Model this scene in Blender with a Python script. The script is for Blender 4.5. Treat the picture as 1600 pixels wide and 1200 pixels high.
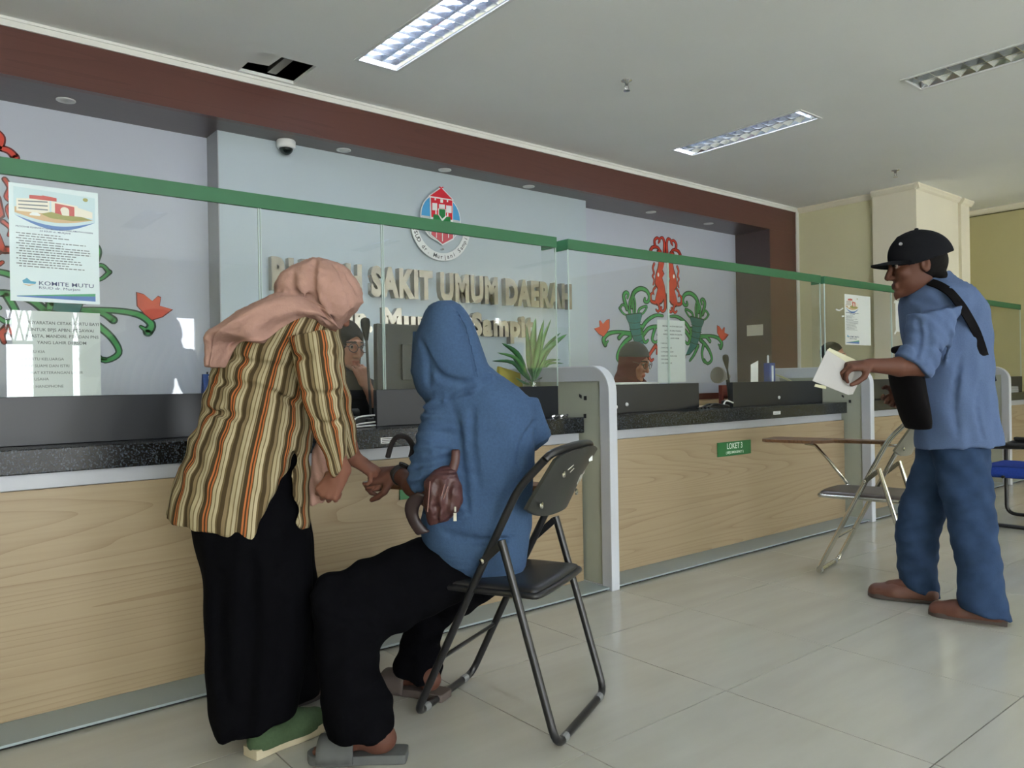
import bpy, bmesh, math, random
import numpy as np
from mathutils import Vector, Matrix

for o in list(bpy.data.objects):
    bpy.data.objects.remove(o)
scene = bpy.context.scene
COL = scene.collection
RNG = random.Random(7)

# ------------------------------------------------------------------ camera
YAW, PITCH, ROLL, FPX, CAMH = 0.685528798, -0.00137362960, -0.0165559823, 1202.46271, 1.07
_F = np.array([math.sin(YAW)*math.cos(PITCH), math.cos(YAW)*math.cos(PITCH), math.sin(PITCH)])
_R = np.array([math.cos(YAW), -math.sin(YAW), 0.0])
_U = np.cross(_R, _F)
CR = _R*math.cos(ROLL)+_U*math.sin(ROLL)
CU = -_R*math.sin(ROLL)+_U*math.cos(ROLL)
CF = _F
CC = np.array([0.0, 0.0, CAMH])
cam_data = bpy.data.cameras.new('camera')
cam_data.sensor_width = 36.0
cam_data.lens = FPX/1600*36.0
cam_data.clip_start = 0.05
cam = bpy.data.objects.new('camera', cam_data)
cam.matrix_world = Matrix(((CR[0], CU[0], -CF[0], CC[0]), (CR[1], CU[1], -CF[1], CC[1]), (CR[2], CU[2], -CF[2], CC[2]), (0, 0, 0, 1)))
COL.objects.link(cam)
scene.camera = cam

# ------------------------------------------------------------------ light
world = bpy.data.worlds.new('world'); scene.world = world
world.use_nodes = True
bg = world.node_tree.nodes['Background']
bg.inputs[0].default_value = (0.93, 0.97, 1.0, 1)
bg.inputs[1].default_value = 9.0
scene.view_settings.view_transform = 'Standard'
scene.view_settings.look = 'None'
scene.view_settings.gamma = 1.0
scene.view_settings.use_curve_mapping = False
scene.view_settings.exposure = 0.70

# ------------------------------------------------------------------ pixel helpers (a pixel gives a direction only)
def ray(u, v): return ((u-800)/FPX)*CR+((600-v)/FPX)*CU+CF
def onY(u, v, y): d = ray(u, v); return CC+d*(y/d[1])
def onX(u, v, x): d = ray(u, v); return CC+d*(x/d[0])
def onZ(u, v, z): d = ray(u, v); return CC+d*((z-CAMH)/d[2])
def at(u, v, dep): return CC+ray(u, v)*dep

# ------------------------------------------------------------------ object helpers
def link(o, parent=None):
    COL.objects.link(o)
    if parent is not None:
        o.parent = parent
        o.matrix_parent_inverse = WM[parent.name].inverted()
    WM[o.name] = Matrix.Translation(o.location)
    return o
WM = {}
def tag(o, label=None, cat=None, group=None, kind=None):
    if label: o['label'] = label
    if cat: o['category'] = cat
    if group: o['group'] = group
    if kind: o['kind'] = kind
    return o
def empty(name, loc, label=None, cat=None, group=None, kind=None):
    o = bpy.data.objects.new(name, None); o.location = tuple(float(a) for a in loc); o.empty_display_size = .1
    link(o); return tag(o, label, cat, group, kind)

class MB:
    def __init__(s): s.v = []; s.f = []
    def add(s, vs, fs):
        n = len(s.v); s.v += [tuple(float(c) for c in q) for q in vs]; s.f += [tuple(i+n for i in f) for f in fs]; return s
    def box(s, x0, x1, y0, y1, z0, z1):
        return s.add([(x0,y0,z0),(x1,y0,z0),(x1,y1,z0),(x0,y1,z0),(x0,y0,z1),(x1,y0,z1),(x1,y1,z1),(x0,y1,z1)],
              [(0,3,2,1),(4,5,6,7),(0,1,5,4),(1,2,6,5),(2,3,7,6),(3,0,4,7)])
    def obox(s, c, a, b, d):
        c, a, b, d = [np.array(q, float) for q in (c, a, b, d)]
        vs = [c+i*a+j*b+k*d for k in (-1, 1) for (i, j) in ((-1,-1),(1,-1),(1,1),(-1,1))]
        fs = [(0,3,2,1),(4,5,6,7),(0,1,5,4),(1,2,6,5),(2,3,7,6),(3,0,4,7)]
        if np.dot(np.cross(a, b), d) < 0: fs = [f[::-1] for f in fs]
        return s.add(vs, fs)
    def quad(s, a, b, c, d): return s.add([a, b, c, d], [(0, 1, 2, 3)])
    def tube(s, path, r, n=10, cap=True, up=None):
        P = [np.array(q, float) for q in path]
        m = len(P); rs = r if isinstance(r, (list, tuple)) else [r]*m
        T = []
        for i in range(m):
            t = P[min(i+1, m-1)]-P[max(i-1, 0)]; T.append(t/(np.linalg.norm(t)+1e-12))
        a = np.array(up if up is not None else ((0, 0, 1) if abs(T[0][2]) < .9 else (1, 0, 0)), float)
        vs = []
        for i in range(m):
            a = a-T[i]*np.dot(a, T[i]); a /= np.linalg.norm(a)+1e-12
            b = np.cross(T[i], a)
            for k in range(n):
                w = 2*math.pi*k/n; vs.append(P[i]+rs[i]*(math.cos(w)*a+math.sin(w)*b))
        fs = []
        for i in range(m-1):
            for k in range(n):
                k2 = (k+1) % n; fs.append((i*n+k, i*n+k2, (i+1)*n+k2, (i+1)*n+k))
        if cap:
            fs.append(tuple(range(n))[::-1]); fs.append(tuple((m-1)*n+k for k in range(n)))
        return s.add(vs, fs)
    def prism(s, poly, org, ex, ey, ez):
        """polygon (2d) in plane ex,ey extruded along ez (vector with length)"""
        org, ex, ey, ez = [np.array(q, float) for q in (org, ex, ey, ez)]
        A = 0
        for i in range(len(poly)):
            x0, y0 = poly[i]; x1, y1 = poly[(i+1) % len(poly)]; A += x0*y1-x1*y0
        if A < 0: poly = poly[::-1]
        n = len(poly)
        b = [org+x*ex+y*ey for x, y in poly]; t = [q+ez for q in b]
        flip = np.dot(np.cross(ex, ey), ez) < 0
        fs = [tuple(range(n))[::-1], tuple(range(n, 2*n))]+[(i, (i+1) % n, n+(i+1) % n, n+i) for i in range(n)]
        if flip: fs = [f[::-1] for f in fs]
        return s.add(b+t, fs)
    def lathe(s, prof, c, axis=(0, 0, 1), n=20):
        c = np.array(c, float); w = np.array(axis, float); w /= np.linalg.norm(w)
        a = np.cross(w, (1, 0, 0) if abs(w[0]) < .9 else (0, 1, 0)); a /= np.linalg.norm(a); b = np.cross(w, a)
        vs = []
        for r, z in prof:
            for k in range(n):
                t = 2*math.pi*k/n; vs.append(c+w*z+r*(math.cos(t)*a+math.sin(t)*b))
        fs = []
        for i in range(len(prof)-1):
            for k in range(n):
                k2 = (k+1) % n; fs.append((i*n+k, i*n+k2, (i+1)*n+k2, (i+1)*n+k))
        fs.append(tuple(range(n))[::-1]); fs.append(tuple((len(prof)-1)*n+k for k in range(n)))
        return s.add(vs, fs)
    def build(s, name, mat, parent=None, smooth=False, bevel=0, **kw):
        me = bpy.data.meshes.new(name); me.from_pydata(s.v, [], s.f); me.update()
        if mat is not None: me.materials.append(mat)
        if smooth:
            me.polygons.foreach_set('use_smooth', [True]*len(me.polygons))
        o = bpy.data.objects.new(name, me); link(o, parent)
        if bevel:
            b = o.modifiers.new('bevel', 'BEVEL'); b.width = bevel; b.segments = 2; b.limit_method = 'ANGLE'
        if smooth == 'auto':
            me.polygons.foreach_set('use_smooth', [True]*len(me.polygons))
            try:
                me.set_sharp_from_angle(angle=math.radians(38))
            except Exception: pass
        return tag(o, **kw)

def copy_mesh(o, parent, dx=(0, 0, 0), name=None):
    c = o.copy(); c.location = Vector(o.location)+Vector(dx); c.parent = None
    link(c, parent); return c

def text_mb(txt, size=1.0, extrude=.01, offset=0.0, res=3, space=1.0):
    cu = bpy.data.curves.new('txt', 'FONT'); cu.body = txt; cu.size = size; cu.extrude = extrude; cu.offset = offset
    cu.resolution_u = res; cu.fill_mode = 'BOTH'; cu.space_character = space
    ob = bpy.data.objects.new('txt', cu); COL.objects.link(ob)
    me = ob.to_mesh()
    v = [tuple(q.co) for q in me.vertices]; f = [tuple(q.vertices) for q in me.polygons]
    ob.to_mesh_clear(); bpy.data.objects.remove(ob); bpy.data.curves.remove(cu)
    return v, f
def text_on(mb, txt, org, ex, ey, en, width=None, height=None, align='l', depth=.0006, offset=0.0, maxw=None):
    """flat lettering: org = left/center/right of baseline, ex/ey unit vectors in plane, en normal"""
    v, f = text_mb(txt, 1.0, 0.5, offset)
    if not v: return
    V = np.array(v); x0, x1 = V[:, 0].min(), V[:, 0].max()
    cap = 0.70
    sy = (height/cap) if height else None
    sx = (width/(x1-x0)) if width else sy
    if sy is None: sy = sx
    if maxw and (x1-x0)*sx > maxw: sx = maxw/(x1-x0)
    off = {'l': -x0, 'c': -(x0+x1)/2, 'r': -x1}[align]
    org, ex, ey, en = [np.array(q, float) for q in (org, ex, ey, en)]
    W = [org+(q[0]+off)*sx*ex+q[1]*sy*ey+(q[2]+.5)*depth*en for q in V]
    mb.add(W, f)

# ------------------------------------------------------------------ materials
def srgb(*c):
    return tuple(((x/255)/12.92 if x/255 <= .04045 else ((x/255+.055)/1.055)**2.4) for x in c)+(1.0,)
MATS = {}
def mat(name, col, rough=.5, metal=0.0, spec=.5, noise=None, bump=None, emit=None, coat=0, sheen=0, alpha=None):
    """col sRGB 0-255; noise=(scale, amount[, stretch xyz]); bump=(scale, strength)"""
    if name in MATS: return MATS[name]
    m = bpy.data.materials.new(name); m.use_nodes = True
    nt = m.node_tree; b = nt.nodes['Principled BSDF']
    c = srgb(*col)
    b.inputs['Base Color'].default_value = c
    b.inputs['Roughness'].default_value = rough
    b.inputs['Metallic'].default_value = metal
    b.inputs['Specular IOR Level'].default_value = spec
    if coat: b.inputs['Coat Weight'].default_value = coat
    if sheen: b.inputs['Sheen Weight'].default_value = sheen
    tc = nt.nodes.new('ShaderNodeTexCoord')
    if noise:
        mp = nt.nodes.new('ShaderNodeMapping'); nt.links.new(tc.outputs['Object'], mp.inputs[0])
        if len(noise) > 2: mp.inputs['Scale'].default_value = noise[2]
        n = nt.nodes.new('ShaderNodeTexNoise'); n.inputs['Scale'].default_value = noise[0]; n.inputs['Detail'].default_value = 5
        nt.links.new(mp.outputs[0], n.inputs['Vector'])
        r = nt.nodes.new('ShaderNodeValToRGB')
        a = noise[1]
        r.color_ramp.elements[0].position = .3; r.color_ramp.elements[1].position = .7
        r.color_ramp.elements[0].color = tuple(x*(1-a) for x in c[:3])+(1,)
        r.color_ramp.elements[1].color = tuple(min(1, x*(1+a)) for x in c[:3])+(1,)
        nt.links.new(n.outputs['Fac'], r.inputs[0]); nt.links.new(r.outputs[0], b.inputs['Base Color'])
    if bump:
        n2 = nt.nodes.new('ShaderNodeTexNoise'); n2.inputs['Scale'].default_value = bump[0]; n2.inputs['Detail'].default_value = 4
        nt.links.new(tc.outputs['Object'], n2.inputs['Vector'])
        bp = nt.nodes.new('ShaderNodeBump'); bp.inputs['Strength'].default_value = bump[1]; bp.inputs['Distance'].default_value = .01
        nt.links.new(n2.outputs['Fac'], bp.inputs['Height']); nt.links.new(bp.outputs[0], b.inputs['Normal'])
    if emit:
        b.inputs['Emission Color'].default_value = srgb(*emit[0]); b.inputs['Emission Strength'].default_value = emit[1]
    MATS[name] = m
    return m

def wood_mat(name, light, dark, scale=1.0, rough=.45, axis='x', rings=17):
    m = bpy.data.materials.new(name); m.use_nodes = True
    nt = m.node_tree; b = nt.nodes['Principled BSDF']; b.inputs['Roughness'].default_value = rough
    tc = nt.nodes.new('ShaderNodeTexCoord'); mp = nt.nodes.new('ShaderNodeMapping')
    mp.inputs['Scale'].default_value = {'x': (.11*scale, 2.2*scale, 2.2*scale), 'z': (2.2*scale, 2.2*scale, .11*scale), 'y': (2.2*scale, .11*scale, 2.2*scale)}[axis]; mp.inputs['Rotation'].default_value = (0, .05, 0)
    nt.links.new(tc.outputs['Object'], mp.inputs[0])
    n1 = nt.nodes.new('ShaderNodeTexNoise'); n1.inputs['Scale'].default_value = 1.6; n1.inputs['Detail'].default_value = 1.5; n1.inputs['Distortion'].default_value = .05
    nt.links.new(mp.outputs[0], n1.inputs['Vector'])
    # growth-ring style bands from the noise contour
    mu = nt.nodes.new('ShaderNodeMath'); mu.operation = 'MULTIPLY'; mu.inputs[1].default_value = rings
    nt.links.new(n1.outputs['Fac'], mu.inputs[0])
    fr = nt.nodes.new('ShaderNodeMath'); fr.operation = 'FRACT'; nt.links.new(mu.outputs[0], fr.inputs[0])
    n2 = nt.nodes.new('ShaderNodeTexNoise'); n2.inputs['Scale'].default_value = 30; n2.inputs['Detail'].default_value = 4
    mp2 = nt.nodes.new('ShaderNodeMapping'); mp2.inputs['Scale'].default_value = {'x': (.03, 3, 3), 'z': (3, 3, .03), 'y': (3, .03, 3)}[axis]
    nt.links.new(tc.outputs['Object'], mp2.inputs[0]); nt.links.new(mp2.outputs[0], n2.inputs['Vector'])
    n3 = nt.nodes.new('ShaderNodeTexNoise'); n3.inputs['Scale'].default_value = 1.1; nt.links.new(mp.outputs[0], n3.inputs['Vector'])
    pw = nt.nodes.new('ShaderNodeMath'); pw.operation = 'POWER'; pw.inputs[1].default_value = 5
    nt.links.new(fr.outputs[0], pw.inputs[0])
    mm = nt.nodes.new('ShaderNodeMath'); mm.operation = 'MULTIPLY'; nt.links.new(pw.outputs[0], mm.inputs[0]); nt.links.new(n3.outputs['Fac'], mm.inputs[1])
    ad = nt.nodes.new('ShaderNodeMath'); ad.operation = 'MULTIPLY_ADD'; ad.inputs[1].default_value = .55
    nt.links.new(n2.outputs['Fac'], ad.inputs[0]); nt.links.new(mm.outputs[0], ad.inputs[2])
    rp = nt.nodes.new('ShaderNodeValToRGB'); rp.color_ramp.elements[0].position = .2; rp.color_ramp.elements[1].position = .85
    rp.color_ramp.elements[0].color = srgb(*light); rp.color_ramp.elements[1].color = srgb(*dark)
    nt.links.new(ad.outputs[0], rp.inputs[0]); nt.links.new(rp.outputs[0], b.inputs['Base Color'])
    MATS[name] = m
    return m

def glass_mat(name, tint=(.985, .995, .99), ior=1.5, rough=0.0):
    m = bpy.data.materials.new(name); m.use_nodes = True
    nt = m.node_tree; nt.nodes.remove(nt.nodes['Principled BSDF'])
    out = nt.nodes['Material Output']
    tr = nt.nodes.new('ShaderNodeBsdfTransparent'); tr.inputs[0].default_value = tint+(1,)
    gl = nt.nodes.new('ShaderNodeBsdfGlossy'); gl.inputs['Roughness'].default_value = rough
    lw = nt.nodes.new('ShaderNodeLayerWeight'); lw.inputs[0].default_value = .5
    pw = nt.nodes.new('ShaderNodeMath'); pw.operation = 'POWER'; pw.inputs[1].default_value = 5.0
    nt.links.new(lw.outputs['Facing'], pw.inputs[0])
    fr = nt.nodes.new('ShaderNodeMath'); fr.operation = 'MULTIPLY_ADD'; fr.inputs[1].default_value = .96; fr.inputs[2].default_value = .04
    nt.links.new(pw.outputs[0], fr.inputs[0])
    mx = nt.nodes.new('ShaderNodeMixShader')
    nt.links.new(fr.outputs[0], mx.inputs[0]); nt.links.new(tr.outputs[0], mx.inputs[1]); nt.links.new(gl.outputs[0], mx.inputs[2])
    nt.links.new(mx.outputs[0], out.inputs[0])
    MATS[name] = m
    return m

def granite_mat(name):
    m = bpy.data.materials.new(name); m.use_nodes = True
    nt = m.node_tree; b = nt.nodes['Principled BSDF']; b.inputs['Roughness'].default_value = .22
    tc = nt.nodes.new('ShaderNodeTexCoord')
    n = nt.nodes.new('ShaderNodeTexNoise'); n.inputs['Scale'].default_value = 170; n.inputs['Detail'].default_value = 2
    nt.links.new(tc.outputs['Object'], n.inputs['Vector'])
    rp = nt.nodes.new('ShaderNodeValToRGB')
    rp.color_ramp.elements[0].position = .5; rp.color_ramp.elements[0].color = srgb(13, 15, 17)
    rp.color_ramp.elements[1].position = .72; rp.color_ramp.elements[1].color = srgb(70, 78, 86)
    nt.links.new(n.outputs['Fac'], rp.inputs[0]); nt.links.new(rp.outputs[0], b.inputs['Base Color'])
    MATS[name] = m
    return m

def tile_mat(name):
    m = bpy.data.materials.new(name); m.use_nodes = True
    nt = m.node_tree; b = nt.nodes['Principled BSDF']; b.inputs['Roughness'].default_value = .14
    b.inputs['Specular IOR Level'].default_value = .5
    tc = nt.nodes.new('ShaderNodeTexCoord'); ge = nt.nodes.new('ShaderNodeObjectInfo')
    mp = nt.nodes.new('ShaderNodeMapping'); mp.inputs['Scale'].default_value = (1, 6, 1)
    nt.links.new(tc.outputs['Object'], mp.inputs[0]); nt.links.new(ge.outputs['Location'], mp.inputs['Location'])
    n = nt.nodes.new('ShaderNodeTexNoise'); n.inputs['Scale'].default_value = 1.3; n.inputs['Detail'].default_value = 5
    nt.links.new(mp.outputs[0], n.inputs['Vector'])
    rp = nt.nodes.new('ShaderNodeValToRGB')
    rp.color_ramp.elements[0].position = .3; rp.color_ramp.elements[0].color = srgb(176, 174, 163)
    rp.color_ramp.elements[1].position = .7; rp.color_ramp.elements[1].color = srgb(186, 184, 174)
    nt.links.new(n.outputs['Fac'], rp.inputs[0]); nt.links.new(rp.outputs[0], b.inputs['Base Color'])
    MATS[name] = m
    return m

M_ceil = mat('ceiling_paint', (238, 240, 238), .9, noise=(1.2, .02))
M_wallw = mat('white_wall_panel', (190, 195, 208), .25, noise=(.7, .012))
M_wallc = mat('pale_grey_wall_panel', (180, 192, 199), .3, noise=(.7, .012))
M_edge = mat('grey_panel_edge', (160, 163, 168), .4)
M_brown = wood_mat('brown_laminate', (95, 60, 53), (87, 54, 48), 1.2, .32)
M_brownsof = wood_mat('dark_brown_laminate', (88, 74, 73), (82, 69, 69), 1.2, .3)
M_trim = mat('white_gloss_trim', (228, 228, 222), .4)
M_yellow = mat('pale_yellow_paint', (224, 219, 182), .85, noise=(2, .02))
M_khaki = mat('khaki_yellow_paint', (196, 188, 142), .85, noise=(2, .02))
M_cream = mat('cream_paint', (236, 229, 208), .85, noise=(2, .02))
M_ash = wood_mat('ash_laminate', (160, 142, 113), (140, 119, 91), 1.0, .42, rings=34)
M_alu = mat('aluminium_laminate', (178, 181, 187), .38, metal=.1, noise=(3, .02))
M_base = mat('grey_green_plinth', (148, 161, 163), .35, noise=(3, .03))
M_granite = granite_mat('black_granite')
M_black = mat('black_laminate', (26, 29, 35), .35, noise=(4, .06))
M_inset = mat('grey_green_panel', (158, 162, 148), .45, noise=(3, .02))
M_glass = glass_mat('clear_glass')
M_green = mat('green_film', (46, 104, 68), .45, noise=(8, .05))
M_tile = tile_mat('polished_tile')
M_grout = mat('dark_grout', (46, 41, 35), .9)
M_beige = mat('beige_dado', (205, 182, 142), .6)
# ================================================================== THE SETTING
CEIL = 3.0; SOF = 2.706; YF = 4.71; YB = 5.15; YC = 4.95
XL, XR, YBACK = -3.6, 13.0, -6.0
PITCHT = .677; TX0, TY0 = 1.552, 1.592

# floor: slab with every tile a piece of its own
mb = MB().box(XL, XR, YBACK, 6.2, -.06, -.004)
floor = mb.build('floor', M_grout, label='polished beige square floor tiles with thin dark joints', kind='structure')
g = .0019
tm = bpy.data.meshes.new('tile')
hh = PITCHT/2-g
bm = bmesh.new(); bmesh.ops.create_cube(bm, size=1)
for v in bm.verts: v.co = (v.co.x*2*hh, v.co.y*2*hh, v.co.z*.004-.002)
bm.to_mesh(tm); bm.free(); tm.materials.append(M_tile)
rest = MB()
i0, i1 = math.floor((XL-TX0)/PITCHT)+1, math.ceil((XR-TX0)/PITCHT)-1
j0, j1 = math.floor((YBACK-TY0)/PITCHT)+1, math.ceil((6.1-TY0)/PITCHT)-1
for i in range(i0, i1):
    for j in range(j0, j1):
        cx, cy = TX0+(i+.5)*PITCHT, TY0+(j+.5)*PITCHT
        if -1.2 < cx < 11 and -.4 < cy < 2.9:
            o = bpy.data.objects.new('tile', tm); o.location = (cx, cy, 0)
            COL.objects.link(o); o.parent = floor
        else:
            rest.box(cx-hh, cx+hh, cy-hh, cy+hh, -.004, 0)
rest.build('tile_field', M_tile, floor, kind='stuff')

def slab_holes(mb, x0, x1, y0, y1, z0, z1, holes):
    xs = sorted(set([x0, x1]+[c for h in holes for c in h[:2]])); ys = sorted(set([y0, y1]+[c for h in holes for c in h[2:]]))
    for a, b in zip(xs, xs[1:]):
        for c, d in zip(ys, ys[1:]):
            if any(a >= h[0]-1e-6 and b <= h[1]+1e-6 and c >= h[2]-1e-6 and d <= h[3]+1e-6 for h in holes): continue
            mb.box(a, b, c, d, z0, z1)
FIX = [(2.335, 2.90, 4.10), (5.275, 2.945, 4.13), (5.30, 1.06, 2.26), (2.335, -.9, .3), (5.3, -.9, .3), (2.335, -3.9, -2.7), (5.3, -3.9, -2.7), (8.3, -.9, .3), (8.3, -3.9, -2.7)]
HATCH = (1.705, 2.055, 4.325, 4.665)
holes = [(x-.145, x+.145, a+.005, b-.005) for x, a, b in FIX]+[HATCH]
mb = MB(); slab_holes(mb, XL, XR, YBACK, YF, CEIL, CEIL+.02, holes)
tag(mb.build('ceiling', M_ceil), 'flat pale grey plaster ceiling with recessed light fittings', None, None, 'structure')
MB().box(XL, XR, YBACK-.1, 6.2, 3.6, 3.65).build('ceiling', mat('dark_void', (28, 27, 27), .95), label='dark slab above the ceiling boards', kind='structure')  # near-black colour stands for the unlit void
MB().box(XL-.12, XL, YBACK-.1, 6.2, CEIL, 3.6).box(XR-.1, XR, YBACK-.1, 6.2, CEIL, 3.6).box(XL, XR, YBACK-.15, YBACK-.1, CEIL, 3.6).box(XL, XR, 6.1, 6.2, CEIL, 3.6).build('ceiling', MATS['dark_void'], label='closed sides of the void above the ceiling boards', kind='structure')  # skirt added to keep sky light from leaking into the void
# displaced ceiling board lying askew over the open hatch, with its metal furring strip
hz = empty('ceiling_board', (1.85, 4.5, CEIL+.02), 'loose ceiling board lying askew above the open hatch', 'ceiling board')
MB().prism([(1.5, 4.10), (1.875, 4.10), (1.845, 4.54), (1.5, 4.60)], (0, 0, CEIL+.0215), (1, 0, 0), (0, 1, 0), (0, 0, .012)).build('board', M_ceil, hz)
MB().box(1.875, 1.93, 4.10, 4.64, CEIL+.0215, CEIL+.05).build('furring_strip', mat('zinc', (150, 155, 150), .4, metal=.6), hz)
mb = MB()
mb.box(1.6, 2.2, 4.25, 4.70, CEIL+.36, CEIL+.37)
mb.build('hatch_void', MATS['dark_void'], hz)  # near-black plate painted as the shade seen through the hatch

# back wall, raised centre panel, dado
def struct(mb, name, m, label, parent=None, **kw):
    return tag(mb.build(name, m, parent, **kw), label, None, None, None if parent else 'structure')
wb = struct(MB().box(XL, 7.53, YB, YB+.12, 0, SOF+.3), 'wall_back', M_wallw, 'smooth white wall behind the service counter')
for a, b in ((XL, 1.67), (4.945, 7.53)):
    MB().box(a, b, YB-.012, YB, 0, .86).build('dado_panel', M_beige, wb)
    MB().box(a, b, YB-.022, YB, .86, .925).build('dado_rail', mat('brown_rail', (92, 46, 34), .4), wb)
wc = struct(MB().box(1.67, 4.945, YC, YB, 0, SOF), 'wall_center', M_wallc, 'raised pale grey wall panel carrying the hospital lettering')
MB().box(1.664, 1.67, YC-.004, YB, 0, SOF).build('edge_strip', M_edge, wc)
# brown portal: fascia, soffit, right leg, white trims
tr = struct(MB().box(XL, 8.05, YF, YF+.05, SOF, 2.953), 'trim_1', M_brown, 'dark brown fascia beam above the counter')
MB().box(XL, 7.53, YF+.05, YB, SOF, SOF+.03).build('soffit', M_brownsof, tr)
MB().box(7.53, 8.05, YF+.002, YB+.12, 0, SOF).build('portal_leg', M_brown, tr)
MB().box(7.525, 7.53, YF+.004, YB, 0, SOF).build('portal_side', M_brownsof, tr)
struct(MB().box(XL, 8.10, YF-.012, YF+.05, 2.953, CEIL).box(XL, 8.10, YF-.02, YF+.02, 2.985, CEIL), 'trim_2', M_trim, 'white strip between the brown fascia and the ceiling')
struct(MB().box(8.05, 8.10, YF-.012, YF+.06, 0, 2.953), 'trim_3', M_trim, 'white vertical strip beside the brown portal leg')

# yellow right wall, column, side walls
struct(MB().box(8.10, 8.25, 3.82, YF+.4, 0, CEIL), 'wall_right', M_yellow, 'pale yellow wall right of the brown portal')
colm = struct(MB().box(8.02, 9.05, 3.38, 3.82, 0, CEIL), 'wall_column', M_cream, 'wide cream column behind the counter')
MB().box(9.05, 9.13, 3.43, 3.82, 0, CEIL).build('column_reveal', M_yellow, colm)
MB().box(9.13, 9.36, 3.38, 3.82, 0, CEIL).build('column_edge', M_cream, colm)
struct(MB().box(9.36, 10.2, 3.62, 3.8, 0, CEIL), 'wall_recess', M_khaki, 'yellow wall right of the cream column')
ws = struct(MB().box(9.95, 10.1, 2.99, 3.62, 0, CEIL).box(9.95, 10.1, YBACK, 2.99, 0, CEIL), 'wall_end', M_khaki, 'yellow end wall of the hall')
def cornice(path, name, parent):
    prof = [(0, 0), (.035, 0), (.04, -.015), (.03, -.03), (.022, -.045), (.006, -.06), (0, -.06)]
    m = MB()
    for (a, b, nrm) in path:
        a, b = np.array(a), np.array(b); n = np.array(nrm, float)
        ez = np.array([b[0]-a[0], b[1]-a[1], 0.])
        m.prism(prof, (a[0], a[1], CEIL), n, (0, 0, 1), ez)
    return m.build(name, M_trim if parent is None else M_cream, parent, kind=None)
cornice([((8.10, YF-.02), (8.10, 3.82), (-1, 0, 0))], 'cornice', bpy.data.objects['wall_right'])
cornice([((8.02, 3.82), (8.02, 3.34), (-1, 0, 0)), ((7.98, 3.38), (9.05, 3.38), (0, -1, 0)), ((9.13, 3.38), (9.40, 3.38), (0, -1, 0))], 'cornice', colm)
cornice([((9.36, 3.62), (9.95, 3.62), (0, -1, 0)), ((9.95, 3.62), (9.95, 0), (-1, 0, 0))], 'cornice', ws)
cb = empty('wall_cable', (9.5, 3.6, 2.9), 'thin dark cable running along the yellow wall by the cream column', 'cable')
MB().tube([(9.39, 3.6, 1.3), (9.39, 3.6, 2.9), (9.41, 3.6, 2.93), (9.93, 3.6, 2.93), (9.93, 2.2, 2.93)], .006, 6).build('cable', mat('cable_olive', (96, 92, 52), .6), cb)
# remaining walls of the hall with the daylight openings behind the photographer
struct(MB().box(XL-.12, XL, YBACK, 6.2, 0, CEIL), 'wall_left', M_yellow, 'pale yellow left wall of the hall')
OP = [(-3.4, .5, .3, 2.8), (2.8, 3.75, 0, 2.2), (1.25, 1.62, .3, 2.22), (2.03, 2.18, .3, 2.22), (8.15, 9.75, .3, 2.45)]  # last opening is added to brighten the right side of the hall
mb = MB()
xs = sorted(set([XL, 10.1]+[c for o in OP for c in o[:2]])); zs = sorted(set([0, CEIL]+[c for o in OP for c in o[2:]]))
for a, b in zip(xs, xs[1:]):
    for c, d in zip(zs, zs[1:]):
        if any(a >= o[0]-1e-6 and b <= o[1]+1e-6 and c >= o[2]-1e-6 and d <= o[3]+1e-6 for o in OP): continue
        mb.box(a, b, YBACK-.15, YBACK, c, d)
struct(mb, 'wall_front', M_cream, 'cream wall with windows and doorway behind the photographer')
for k, (a, b, c, d) in enumerate(OP):
    m = MB(); n = max(1, round((b-a)/1.3))
    for q in range(n+1):
        x = a+(b-a)*q/n; m.box(x-.03, x+.03, YBACK-.1, YBACK-.04, c, d)
    m.box(a, b, YBACK-.1, YBACK-.04, d-.06, d)
    if c > 0: m.box(a, b, YBACK-.1, YBACK-.04, c, c+.06)
    if k != 1: m.box(a, b, YBACK-.1, YBACK-.04, 1.70, 1.75)
    if k in (2, 3):   # ornamental lattice in the upper lights
        nn_ = max(1, round((b-a)/.12))
        for q in range(nn_):
            x = a+(b-a)*(q+.5)/nn_
            m.tube([(x-.05, YBACK-.07, 1.75), (x+.05, YBACK-.07, d)], .012, 4); m.tube([(x+.05, YBACK-.07, 1.75), (x-.05, YBACK-.07, d)], .012, 4)
    struct(m, 'window_%d' % (k+1) if k != 1 else 'door_1', M_trim, ['wide white framed window behind the photographer', 'open white framed doorway behind the photographer', 'narrow lattice window behind the photographer', 'slit lattice window beside the doorway behind the photographer', 'white framed window at the right end behind the photographer'][k])
struct(MB().box(10.1, XR, YBACK-.15, YBACK, 0, CEIL).box(XL, XR, 6.1, 6.2, 0, CEIL).box(XR-.1, XR, YBACK, 6.2, 0, CEIL), 'wall_outer', M_cream, 'outer walls beyond the hall')

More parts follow.
